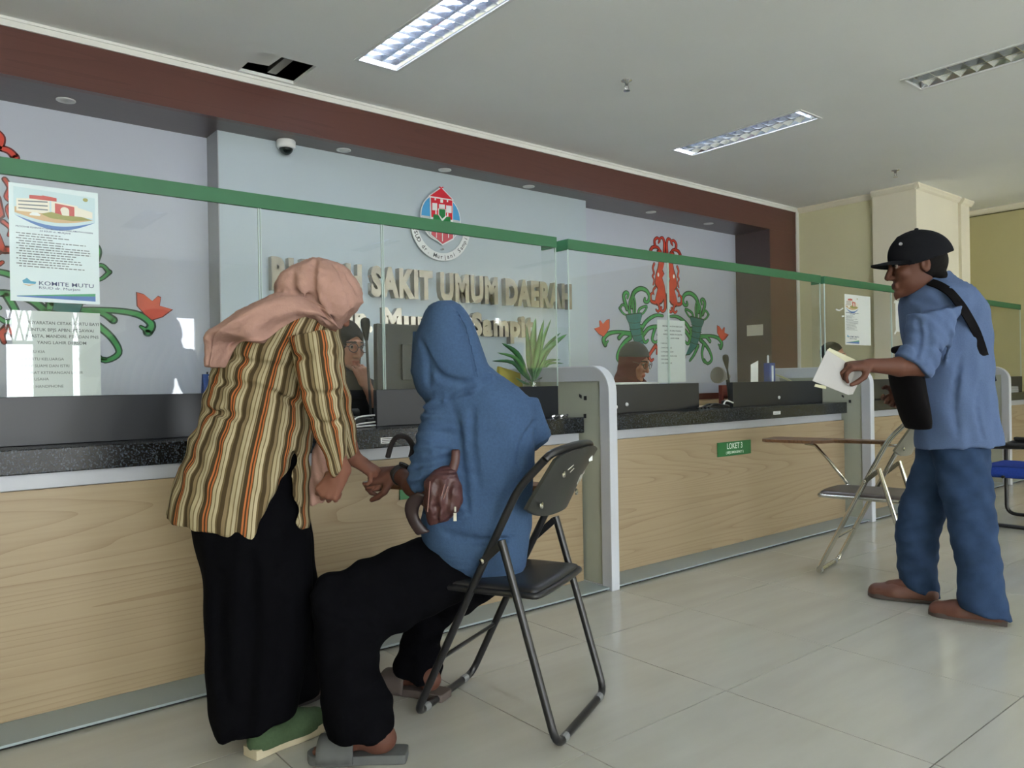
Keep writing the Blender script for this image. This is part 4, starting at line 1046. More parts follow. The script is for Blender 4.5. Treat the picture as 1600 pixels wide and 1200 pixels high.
# ================================================================== WOMAN IN STRIPED TUNIC
def stripe_coord(V, secs, R):
    """distance around a loft in metres, per vertex, interpolated smoothly along its axis"""
    C = np.array([q[0] for q in secs]); ax = nrm(C[-1]-C[0]); T = (C-C[0])@ax; o = np.argsort(T); T = T[o]
    t = (V-C[0])@ax; I = lambda A: np.stack([np.interp(t, T, A[o][:, j]) for j in range(3)], 1)
    c = I(C); S = I(np.array([q[1] for q in secs])); S /= np.linalg.norm(S, axis=1)[:, None]
    rs = np.interp(t, T, np.array([q[2] for q in secs])[o]); rn = np.interp(t, T, np.array([q[4] for q in secs])[o])
    q = V-c; x = np.sum(q*S, 1)/rs; y = q@CF/rn
    over = np.maximum(0, np.maximum(T[0]-t, t-T[-1]))
    return np.abs(np.hypot(x, y)-1)*np.minimum(rs, rn)+over, np.arctan2(x, -y)*R
SKIN_W = srgb(116, 76, 61); SKIN_S = srgb(90, 57, 46); SKIN_K = srgb(92, 57, 43)
M_pink = cloth('pink_chiffon', (162, 128, 116), .06, 26, bump=(70, .35))
M_trous = mat('black_trouser_cloth', (9, 9, 12), .95, spec=.04, noise=(90, .15), bump=(220, .1))
M_stripe = attr_mat('striped_weave', .9, 'stripe', [(0, (67, 55, 36)), (.11, (120, 104, 77)), (.20, (84, 72, 48)), (.24, (153, 141, 111)), (.33, (110, 96, 68)), (.36, (161, 150, 122)), (.44, (101, 86, 60)),
        (.47, (129, 115, 86)), (.50, (63, 52, 34)), (.60, (168, 99, 56)), (.645, (65, 51, 32)), (.69, (163, 96, 55)), (.73, (82, 68, 44)), (.76, (163, 151, 120)), (.84, (103, 89, 63)), (.87, (172, 159, 129)), (.95, (96, 82, 56))], spec=.15)
def woman():
    base = onZ(430, 1160, 0)
    r = empty('person', (base[0], base[1], 0), 'woman in pink headscarf and striped tunic bending toward the seated man', 'person', 'people in the hall')
    DW = 2.36
    # --- tunic
    tor = [sec(266, 803, 478, 838, DW, .178), sec(276, 760, 481, 785, DW, .180), sec(298, 700, 483, 712, DW, .168), sec(318, 645, 490, 640, DW, .15),
           sec(331, 590, 503, 580, DW, .150), sec(352, 545, 515, 542, DW, .160), sec(392, 512, 522, 506, DW, .165), sec(432, 488, 518, 478, DW, .12)]
    sl = [sec(455, 530, 526, 512, 2.215, .072), sec(464, 580, 533, 572, 2.20, .066), sec(478, 640, 536, 632, 2.205, .056), sec(498, 692, 541, 682, 2.24, .046), sec(522, 745, 541, 728, 2.28, .036)]
    sf = [sec(465, 530, 530, 512, 2.50, .068), sec(500, 630, 548, 622, 2.56, .05), sec(540, 722, 559, 707, 2.56, .036)]
    lo, hi = sbounds(tor+sl+sf, .05)
    F = Field(lo, hi, .006)
    F.loft(tor, endk=.004); F.loft(sl, k=.022, endk=.004); F.loft(sf, k=.022, endk=.004)
    ctr = at(400, 700, DW)
    # side slit
    e1, e2 = at(442, 712, DW-.17), at(399, 828, DW-.17); e3 = at(447, 838, DW-.17)
    nl = np.cross(e2-e1, CF); nl = nl if np.dot(nl, at(300, 800, DW-.17)-e1) > 0 else -nl
    nr = np.cross(e3-e1, CF); nr = nr if np.dot(nr, at(500, 800, DW-.17)-e1) > 0 else -nr
    F.wedge([(e1, nl), (e1, nr), (at(420, 780, DW+.02), CF)], *bounds([e1, e2, e3, at(440, 850, DW)], .06))
    ax = nrm(tor[5][0]-tor[1][0])
    F.wrinkle([(ax+CR*.25, .075, .0028, 0, 1.2), (ax-CR*.2, .12, .003, 1.7, 1.0), (CR+ax*.3, .07, .0028, .4, 1.0), (CR-CF*.5, .045, .0016, .9, .8)])
    # waist creases (pulled in)
    for (uL, vL, uR, vR) in ((318, 598, 470, 632), (312, 640, 420, 655)):
        a, b = at(uL, vL, DW-.155), at(uR, vR, DW-.155); F.cap(a, b, .009, .006, .016, 'sub')
    for px in ([(460, 560), (495, 555), (528, 548)], [(470, 612), (505, 618), (534, 610)], [(486, 655), (512, 665), (537, 655)]): F.fold(px, .007, 1.95, 2.45, 'sub', .014)
    for px in ([(330, 596), (400, 606), (470, 634)], [(318, 640), (370, 650), (420, 656)], [(350, 552), (400, 570), (455, 575)]): F.fold(px, .009, 1.95, 2.5, 'sub', .016)
    # armhole seam
    F.chain([at(452, 520, DW-.19), at(462, 590, DW-.19), at(480, 660, DW-.185), at(502, 720, DW-.16)], [.005]*4, .01) if False else None
    def stripes(V):
        d0, x0 = stripe_coord(V, tor, .165); d1, x1 = stripe_coord(V, sl, .062); d2, x2 = stripe_coord(V, sf, .06)
        o = x0.copy(); m = (d1 < d0) & (d1 < d2); o[m] = x1[m]+.02; m = (d2 < d0) & (d2 <= d1); o[m] = x2[m]
        return o/.088+10
    F.build('striped_tunic', M_stripe, r, attr=stripes, sm=1); F_T = F
    # --- trousers
    leg = [sec(312, 690, 468, 700, DW, .148), sec(296, 770, 474, 800, DW, .164), sec(305, 830, 482, 845, 2.35, .160), sec(318, 905, 486, 905, 2.32, .125), sec(320, 1000, 484, 1000, 2.30, .115), sec(324, 1085, 470, 1075, 2.29, .105), sec(336, 1152, 460, 1116, 2.285, .095)]
    far = [sec(410, 800, 484, 800, 2.46, .10), sec(425, 920, 498, 920, 2.52, .085), sec(438, 1010, 502, 1010, 2.56, .08), sec(448, 1088, 500, 1086, 2.62, .075)]
    lo, hi = sbounds(leg+far, .04)
    lo[2] = .004
    F = Field(lo, hi, .007); F.loft(leg, endk=.006); F.loft(far, k=.02, endk=.006)
    F.fold([(384, 870), (389, 950), (386, 1050), (383, 1140)], .020, 1.9, 2.5, 'sub', .035); F.fold([(440, 880), (446, 980), (436, 1080)], .012, 1.9, 2.5, 'sub', .025); F.fold([(345, 900), (340, 1000), (348, 1100)], .010, 1.9, 2.5, 'sub', .025)
    F.wrinkle([(CR+np.array([0, 0, .12]), .10, .0045, .6, .8), (CR, .055, .002, 1.1, .6), ((0, 0, 1), .16, .0025, 0, 1.2)])
    F.build('trousers', M_trous, r, sm=1)
    # --- headscarf: cap of cloth round the head, band round the neck, tail over the back
    hc = at(500, 455, 2.34)
    fw = nrm(CR*.82-CU*.45+CF*.22); up = nrm(CU*.85+CR*.42)
    scarf = [sec(436, 447, 452, 433, 2.34, .05), sec(432, 462, 480, 409, 2.34, .095), sec(450, 482, 514, 405, 2.335, .112), sec(486, 500, 544, 420, 2.33, .112), sec(514, 513, 562, 448, 2.33, .098), sec(528, 514, 570, 476, 2.34, .082)]
    band = [sec(478, 462, 530, 512, 2.33, .115), sec(440, 460, 488, 502, 2.31, .155), sec(402, 478, 448, 520, 2.29, .17), sec(368, 500, 408, 534, 2.28, .165), sec(340, 522, 368, 534, 2.27, .14), sec(330, 545, 362, 550, 2.255, .10), sec(326, 574, 352, 576, 2.24, .075)]
    lo, hi = sbounds(scarf+band, .05); F = Field(lo, hi, .005)
    F.loft(scarf, endk=.03)
    F.ell(at(566, 492, 2.40), (nrm(fw), nrm(np.cross(fw, up)), up), (.055, .062, .085), .01, 'sub')
    F.loft(band, k=.018, endk=.008)
    F.loft([sec(394, 518, 420, 524, 2.20, .06), sec(388, 533, 412, 538, 2.19, .055)], k=.02, endk=.006)
    for px, r_, md in (([(494, 407), (489, 435), (492, 465), (506, 494)], .014, 'sub'), ([(504, 407), (500, 436), (503, 466), (515, 496)], .013, 'u'), ([(458, 426), (456, 446), (466, 461)], .009, 'sub'),
                       ([(520, 409), (540, 440), (548, 475), (538, 506)], .009, 'sub'), ([(541, 424), (557, 455), (561, 486)], .007, 'sub'), ([(474, 412), (470, 436), (476, 460)], .008, 'u'), ([(434, 462), (464, 459), (496, 475), (518, 506)], .014, 'sub'),
                       ([(428, 482), (384, 505), (345, 532)], .010, 'sub'), ([(486, 494), (442, 501), (402, 520)], .010, 'sub'), ([(346, 540), (338, 560), (336, 574)], .008, 'sub')):
        F.fold(px, r_*.62, 1.95, 2.5, md, .014)
    F.wrinkle([(CR*.8+CU*.6, .095, .0020, .3, 1.6), (CR-CU*.5, .075, .0014, 1.9, 1.4), (CU+CR*.2, .030, .0012, .1, 1.6), (CR-CU*.2, .022, .0007, .6, 1.4)])
    sc_ = F.build('headscarf', M_pink, r, sm=1)
    # loose cloth of the scarf lying over shoulder and back, with its own edge
    up_ = smooth_path([np.array(q, float) for q in [(508, 480), (474, 464), (432, 463), (391, 483), (352, 507), (335, 524), (331, 546), (327, 574)]], 5)
    lw_ = smooth_path([np.array(q, float) for q in [(530, 513), (502, 494), (470, 497), (440, 513), (415, 532), (392, 533), (372, 538), (352, 575)]], 5)
    nu, nv = len(up_), 9; G = []; last = 2.2
    for i in range(nu):
        for j in range(nv):
            t = j/(nv-1); q = up_[i]*(1-t)+lw_[i]*t; c_ = [h for h in (F_T.hit(q[0], q[1], 1.95, 2.6), F.hit(q[0], q[1], 1.95, 2.6)) if h is not None]
            d_ = min(float((h-CC)@CF) for h in c_) if c_ else np.nan
            G.append((q, d_))
    D_ = np.array([g[1] for g in G]).reshape(nu, nv)
    for i in range(nu):
        for j in range(nv):
            if np.isnan(D_[i, j]): D_[i, j] = np.nanmean(D_[max(0, i-3):i+4, :])
    for _ in range(3):
        E_ = np.pad(D_, 1, mode='edge'); D_ = np.minimum(D_, (E_[:-2, 1:-1]+E_[2:, 1:-1]+E_[1:-1, :-2]+E_[1:-1, 2:]+2*D_)/6)
    vs = []
    for i in range(nu):
        for j in range(nv):
            q = G[i*nv+j][0]; w_ = .006*math.sin(j*1.5+i*.22)+.004*math.sin(i*.5-j*.9); vs.append(at(q[0], q[1], D_[i, j]-.010+w_*(.5+.5*j/nv)))
    fs = [(i*nv+j, (i+1)*nv+j, (i+1)*nv+j+1, i*nv+j+1) for i in range(nu-1) for j in range(nv-1)]
    dr_ = MB().add(vs, fs).build('scarf_drape', M_pink, r, smooth=True)
    sm_ = dr_.modifiers.new('solid', 'SOLIDIFY'); sm_.thickness = .004; sm_.offset = 0
    sb_ = dr_.modifiers.new('sub', 'SUBSURF'); sb_.levels = 1; sb_.render_levels = 1
    F = Field(*bounds([at(u, v, d) for u in (470, 535) for v in (680, 800) for d in (2.3, 2.5)], .03), .005)
    F.loft([sec(492, 690, 512, 690, 2.40, .022), sec(484, 740, 518, 735, 2.40, .022), sec(481, 775, 522, 765, 2.40, .018), sec(480, 793, 506, 784, 2.40, .010)], endk=.006)
    F.wrinkle([(CR+CU*.2, .03, .004, 0, 1.0)])
    F.build('scarf_end', M_pink, r, sm=1)
    # --- body: head, arms, hands, torso and leg cores in one surface
    wn, wf = at(534, 737, 2.285), at(553, 717, 2.565)
    lo, hi = bounds([at(u, v, d) for u, d in ((320, 2.15), (320, 2.5), (620, 2.2), (620, 2.75), (450, 2.75)) for v in (400, 1170)], .03); lo[2] = .02
    F = Field(lo, hi, .0045)
    neck = at(478, 505, DW)
    P, colf = head(F, at(502, 468, 2.34), fw, up, .88, neck=neck)
    F.cap(neck, at(400, 640, DW), .05, .09, .04).cap(at(400, 640, DW), at(380, 790, DW), .10, .11, .04)
    F.chain([at(490, 552, 2.23), at(508, 640, 2.215), wn], [.034, .034, .024], .02); F.chain([at(497, 545, 2.49), at(525, 628, 2.56), wf], [.045, .036, .024], .02)
    F.cap(at(480, 545, 2.27), at(480, 545, 2.45), .04, None, .03)
    F.chain([at(380, 800, 2.33), at(400, 960, 2.31), at(410, 1120, 2.28)], [.085, .055, .04], .02); F.chain([at(430, 800, 2.45), at(462, 960, 2.54), at(474, 1075, 2.60)], [.08, .055, .04], .02)
    hd = nrm(CR*.82-CU*.50-CF*.1)
    hand(F, wf, hd, -CU*.9-CR*.45+CF*.15, 1, (.12, .75, .85, .9), .15, .98, spread=.10)
    hand(F, wn, nrm(-CR*.55-CU*.8), nrm(CF*.95+CR*.2), -1, (.85, .95, 1.0, 1.05), .75, .92)
    F.build('body', M_skin, r, colfn=lambda V: colf(V, SKIN_W))
    # --- shoes
    M_sg = cloth('green_canvas', (66, 84, 60), .08, 120); M_ss = mat('cream_rubber', (184, 174, 148), .7, noise=(20, .06))
    h, t = onZ(398, 1182, 0), onZ(512, 1130, 0); d = nrm(t-h)
    shoe(r, h-d*.015, h+d*.255, 1.05, (M_sg, M_ss), 'green_shoe', h=.07, sole=.028)
    h, t = onZ(456, 1098, 0), onZ(503, 1093, 0); h = onZ(462, 1100, 0); d = nrm(d+np.array([0, .1, 0]))
    shoe(r, h-d*.10, h+d*.14, 1.0, (mat('dark_brown_leather', (62, 44, 34), .5), mat('dark_sole', (34, 30, 28), .7)), 'shoe', h=.07)
woman()
# ================================================================== SEATED MAN IN BLUE HOODIE
M_hood = cloth('blue_marl_jersey', (61, 83, 113), .10, 130)
M_jeanblack = M_trous
def seated_man():
    base = onZ(700, 1120, 0)
    r = empty('person', (base[0], base[1], 0), 'seated man in blue hooded top and black trousers, seen from behind', 'person', 'people in the hall')
    D = 2.50
    tor = [sec(700, 902, 808, 906, 2.52, .085), sec(664, 858, 824, 872, 2.52, .125), sec(656, 825, 829, 835, 2.52, .135), sec(664, 785, 832, 785, 2.52, .135), sec(672, 735, 834, 735, 2.51, .128),
           sec(672, 690, 835, 690, 2.50, .125), sec(668, 650, 832, 646, 2.49, .125), sec(672, 620, 818, 612, 2.485, .115), sec(690, 598, 790, 590, 2.48, .09), sec(705, 580, 768, 575, 2.475, .075)]
    la = [sec(664, 640, 716, 622, 2.455, .066), sec(648, 690, 716, 690, 2.435, .07), sec(639, 735, 716, 728, 2.425, .07), sec(641, 758, 710, 738, 2.425, .062), sec(652, 774, 700, 750, 2.43, .05)]
    ra = [sec(788, 640, 838, 622, 2.53, .062), sec(806, 675, 852, 655, 2.56, .055), sec(818, 712, 857, 686, 2.62, .05), sec(770, 740, 790, 708, 2.80, .042)]
    hood = [sec(676, 474, 706, 470, 2.44, .055), sec(662, 492, 724, 482, 2.44, .09), sec(652, 520, 740, 508, 2.445, .115), sec(645, 552, 754, 545, 2.45, .12), sec(644, 582, 765, 578, 2.455, .115), sec(652, 612, 768, 600, 2.465, .10), sec(672, 632, 760, 615, 2.475, .085)]
    lo, hi = sbounds(tor+la+ra+hood, .05)
    F = Field(lo, hi, .0055)
    F.loft(tor, endk=.012); F.loft(la, k=.03, endk=.01); F.loft(ra, k=.03)
    up3 = np.array([0, 0, 1.])
    # wrinkles: sleeve bunching, soft folds down the back
    l2, h2 = bounds([q[0] for q in la[1:]], .085)
    F.wrinkle([((.25, .1, 1), .034, .0045, .3, 1.3), ((-.3, .2, 1), .05, .003, 1.0, 1.0)], l2, h2)
    F.wrinkle([(CR*.8+CU*.5, .13, .0032, .2, .9), (CR*.5-CU, .16, .003, 1.5, 1.1), (CU, .07, .0012, .7, 1.0)])
    F.loft(hood, k=.022, endk=.03)
    fwd = nrm(np.array([-.5, .86, -.25]))
    F.ell(at(676, 556, 2.52)+fwd*.06, (fwd, nrm(np.cross(fwd, up3)), up3), (.085, .075, .105), .012, 'sub')
    # hood seam and neck roll
    F.chain([at(706, 470, 2.38), at(728, 510, 2.335), at(741, 560, 2.335), at(748, 598, 2.36)], [.0035]*4, .006)
    F.chain([at(768, 588, 2.40), at(735, 606, 2.365), at(690, 622, 2.37), at(664, 636, 2.41)], [.010, .013, .012, .008], .014)
    F.chain([at(648, 520, 2.46), at(645, 580, 2.47), at(658, 615, 2.48)], [.007]*3, .008)
    F.wrinkle([(CR+CU*.7, .08, .0022, .5, 1.1)], *bounds([at(640, 465, 2.33), at(770, 600, 2.6)], .02))
    for px, r_, md in (([(706, 471), (730, 508), (743, 556), (748, 590)], .006, 'sub'), ([(768, 592), (722, 606), (672, 628)], .011, 'sub'), ([(644, 702), (680, 694), (713, 684)], .009, 'sub'), ([(642, 716), (678, 712), (712, 702)], .009, 'u'),
                       ([(641, 730), (680, 722), (708, 716)], .009, 'sub'), ([(642, 744), (676, 738), (704, 728)], .009, 'u'), ([(648, 760), (676, 750), (702, 740)], .008, 'sub'), ([(717, 672), (722, 735), (730, 800)], .009, 'sub'), ([(700, 622), (712, 650), (717, 690)], .006, 'sub'),
                       ([(836, 660), (818, 690), (812, 730)], .009, 'sub'), ([(690, 830), (740, 845), (800, 842)], .009, 'sub'), ([(740, 640), (738, 700), (748, 760)], .008, 'sub'), ([(668, 560), (690, 590), (735, 600)], .009, 'sub'), ([(655, 530), (668, 560), (670, 600)], .007, 'sub')):
        F.fold(px, r_, 2.2, 2.75, md, .016)
    F.build('hooded_top', M_hood, r, sm=1)
    global F_HOOD; F_HOOD = F
    # trousers
    th = [sec(712, 822, 800, 912, 2.55, .12), sec(652, 842, 730, 932, 2.52, .12), sec(598, 862, 650, 975, 2.42, .115), sec(532, 890, 600, 1000, 2.33, .105), sec(494, 905, 560, 1005, 2.28, .09), sec(489, 925, 530, 1000, 2.265, .07)]
    sh = [sec(489, 925, 582, 965, 2.29, .10), sec(490, 985, 588, 1000, 2.265, .10), sec(499, 1060, 595, 1060, 2.225, .10), sec(506, 1100, 612, 1092, 2.20, .095), sec(511, 1152, 619, 1140, 2.19, .087)]
    pel = [sec(700, 845, 822, 860, 2.56, .13), sec(705, 905, 812, 912, 2.57, .12)]
    th2 = [sec(735, 830, 812, 905, 2.60, .11), sec(655, 860, 720, 965, 2.72, .10), sec(625, 880, 690, 980, 2.80, .085)]
    sh2 = [sec(628, 900, 690, 905, 2.78, .085), sec(634, 975, 690, 960, 2.74, .085), sec(613, 1042, 689, 1066, 2.67, .085)]
    allq = th+sh+pel+th2+sh2
    lo, hi = sbounds(allq, .04); lo[2] = .01
    F = Field(lo, hi, .0065); F.loft(th, endk=.03); F.loft(sh, k=.03, endk=.005); F.loft(pel, k=.03); F.loft(th2, k=.02, endk=.03); F.loft(sh2, k=.02, endk=.005)
    F.wrinkle([((.6, -.2, 1), .10, .004, .3, 1.2), (CR, .075, .0035, 1.0, .8), ((0, .4, 1), .055, .002, 0, 1.3)])
    F.build('trousers', M_jeanblack, r, sm=1)
    # body core with head, arms, hands, feet
    wl = at(622, 740, 2.55)
    lo, hi = bounds([at(u, v, d) for u, d in ((460, 2.1), (700, 2.1), (560, 2.75), (640, 2.98), (870, 2.5), (800, 2.95)) for v in (470, 1195)], .03); lo[2] = .012
    F = Field(lo, hi, .005)
    neck = at(735, 600, 2.48)
    P, colf = head(F, at(700, 548, 2.46), fwd, up3, .9, ears=False, neck=neck)
    F.cap(neck, at(750, 700, 2.51), .05, .07, .04).cap(at(750, 700, 2.51), at(755, 850, 2.55), .07, .075, .04)
    F.cap(at(700, 660, 2.47), at(800, 655, 2.52), .036, None, .03)
    el = at(674, 776, 2.41)
    F.chain([at(692, 660, 2.455), el], [.04, .034], .02); F.chain([el, at(647, 759, 2.47), wl], [.037, .034, .026], .015)
    F.chain([at(808, 652, 2.53), at(830, 690, 2.60), at(775, 728, 2.80), at(720, 752, 2.90)], [.034, .03, .03, .025], .02)
    F.chain([at(745, 876, 2.55), at(640, 915, 2.47), at(535, 952, 2.30), at(560, 1140, 2.19)], [.06, .055, .045, .036], .02); F.chain([at(770, 876, 2.6), at(655, 925, 2.77), at(655, 1050, 2.68)], [.06, .05, .036], .02)
    hand(F, wl, nrm(-CR*.93-CU*.12+CF*.25), nrm(-CU*.75-CR*.1+CF*.55), 1, (.85, 1.0, 1.05, 1.05), .45, 1.0)
    hand(F, at(720, 752, 2.90), nrm(-CR*.9-CU*.2), nrm(-CU), -1, (.3, .35, .4, .4), .2, .95)
    # feet
    h1, t1 = onZ(622, 1186, 0), onZ(476, 1188, 0); d1 = nrm(t1-h1); h1 = h1-d1*.005
    h2, t2 = onZ(690, 1092, 0), onZ(603, 1075, 0); d2 = nrm(t2-h2)
    foot(F, h1+d1*.01, h1+d1*.245, z0=.026); foot(F, h2+d2*.01, h2+d2*.245, z0=.026)
    F.cap(h1+d1*.065+np.array([0, 0, .06]), h1+d1*.085+np.array([0, 0, .15]), .034, .038, .035); F.cap(h2+d2*.05+np.array([0, 0, .06]), at(655, 1045, 2.68), .036, .038, .02)
    F.build('body', M_skin, r, colfn=lambda V: colf(V, SKIN_S))
    M_sl = mat('grey_foam', (84, 86, 86), .75, noise=(30, .08)); M_sl2 = mat('brown_grey_foam', (88, 78, 74), .75, noise=(30, .08))
    for h, d, mm in ((h1, d1, M_sl), (h2, d2, M_sl2)):
        sd = np.array([-d[1], d[0], 0]); up = up3; L = .285; o = np.array([h[0], h[1], .0012])-d*.022
        outl = [(0, -.022), (.012, -.036), (.1, -.038), (.18, -.047), (.235, -.045), (.27, -.030), (L, -.004), (L-.002, .012), (.268, .036), (.23, .046), (.17, .045), (.1, .038), (.012, .036), (0, .022)]
        sp = [tuple(q) for q in smooth_path(outl+[outl[0]], 4)[:-1]]
        so = MB().prism(sp, o, d, sd, up*.026).build('slipper_sole', mm, r, smooth='auto', bevel=.005)
        m = MB(); n = 14; vs = []
        for j in range(7):
            x = .145+.105*j/6; hh = .078-.030*j/6
            for i in range(n+1):
                a = math.pi*i/n; wv = .049+.002*math.cos(j*3.0)
                vs.append(o+d*x+sd*(-wv*math.cos(a))+up*(.012+(hh+.0015*math.cos(j*math.pi))*math.sin(a)**.8))
        fs = [(j*(n+1)+i, j*(n+1)+i+1, (j+1)*(n+1)+i+1, (j+1)*(n+1)+i) for j in range(6) for i in range(n)]
        m.add(vs, fs); st = m.build('slipper_strap', mm, r, smooth=True); so_ = st.modifiers.new('solid', 'SOLIDIFY'); so_.thickness = .008
    # wrist watch and black cord loop
    wd = nrm(at(647, 759, 2.47)-wl); a = np.cross(wd, CF); a = nrm(a); b = np.cross(wd, a); c = wl+wd*.012
    m = MB(); ring = [c+.030*(math.cos(t)*a+math.sin(t)*b) for t in [i*2*math.pi/20 for i in range(21)]]
    for o_ in (-.008, -.003, .003, .008): m.tube([q+wd*o_ for q in ring], .0042, 6, cap=False)
    ws_ = m.build('watch_strap', mat('black_rubber', (26, 25, 27), .5), r, smooth=True)
    fc = c+a*.033*(1 if a[2] > 0 else -1); MB().lathe([(.017, -.004), (.019, 0), (.019, .006), (.014, .008), (.003, .008)], fc, a*(1 if a[2] > 0 else -1), 20).build('watch_case', mat('black_case', (34, 32, 34), .25), ws_, smooth='auto')
seated_man()

# brown leather cross-body bag on his hip
def sling_bag():
    P0 = at(690, 770, 2.385)
    r = empty('sling_bag', at(685, 822, 2.40), 'brown leather sling bag at the seated man\'s hip', 'bag')
    M_l = mat('brown_leather', (72, 42, 41), .45, noise=(30, .15), bump=(60, .25)); M_ld = mat('dark_leather', (44, 30, 30), .45, noise=(30, .15))
    lo, hi = bounds([at(u, v, d) for u in (655, 730) for v in (720, 830) for d in (2.27, 2.42)], .03); F = Field(lo, hi, .004)
    F.loft([sec(690, 726, 708, 728, 2.36, .016), sec(666, 748, 717, 748, 2.335, .036), sec(662, 776, 724, 772, 2.33, .042), sec(664, 802, 717, 797, 2.335, .038), sec(672, 822, 700, 813, 2.345, .020)], endk=.015)
    for px in ([(686, 750), (680, 780), (684, 815)], [(704, 752), (698, 785), (698, 808)]): F.fold(px, .007, 2.15, 2.5, 'sub', .012)
    F.wrinkle([(CR+CU, .04, .0018, 0, 1.0), (CU-CR*.5, .055, .0018, 1, 1.0)])
    po_ = F.build('pouch', M_l, r, sm=1)
    def strap(pts, w, nm, mm):
        q = [sec(u-w/2, v-dv, u+w/2, v+dv, d, .010) for u, v, d, dv in pts]; F = Field(*sbounds(q, .03), .004)
        F.loft(q, endk=.006); F.build(nm, mm, r, sm=1)
    strap([(712, 702, 2.355, 0), (711, 722, 2.35, 2), (704, 742, 2.345, 3)], 14, 'strap', mat('strap_leather', (78, 48, 44), .5))
    strap([(664, 772, 2.35, 4), (648, 783, 2.36, 4), (643, 800, 2.37, 3), (650, 818, 2.375, 0), (662, 834, 2.38, -3)], 22, 'strap', M_ld)
    A = at(711, 792, 2.285); m = MB()
    m.tube([A, A-CU*.014], .0035, 6).obox(A-CU*.03, CR*.0045, CU*.012, CF*.0015); m.build('zip_pull', mat('zip_metal', (190, 188, 180),   .3, metal=.8), po_)
    m = MB()
    for a_, b_ in (((695, 756), (690, 775)), ((700, 760), (693, 780)), ((672, 752), (668, 800))): m.tube([at(*a_, 2.292), at(*b_, 2.288)], .0016, 5)
    m.build('stitching', mat('pale_stitch', (128, 92, 84), .6), po_)
sling_bag()
cl = MB(); c0 = [at(606, 714, 2.56), at(612, 694, 2.55), at(622, 682, 2.54), at(636, 684, 2.53), at(645, 698, 2.52), at(642, 714, 2.52)]
sp = smooth_path(c0, 5)
for k in (-1, 0, 1): cl.tube([q+CF*.009*k for q in sp], .0085, 6)
tag(cl.build('wrist_strap', mat('black_webbing', (30, 24, 24), .8), None, smooth=True), 'black webbing loop standing up at the seated man\'s wrist', 'strap')

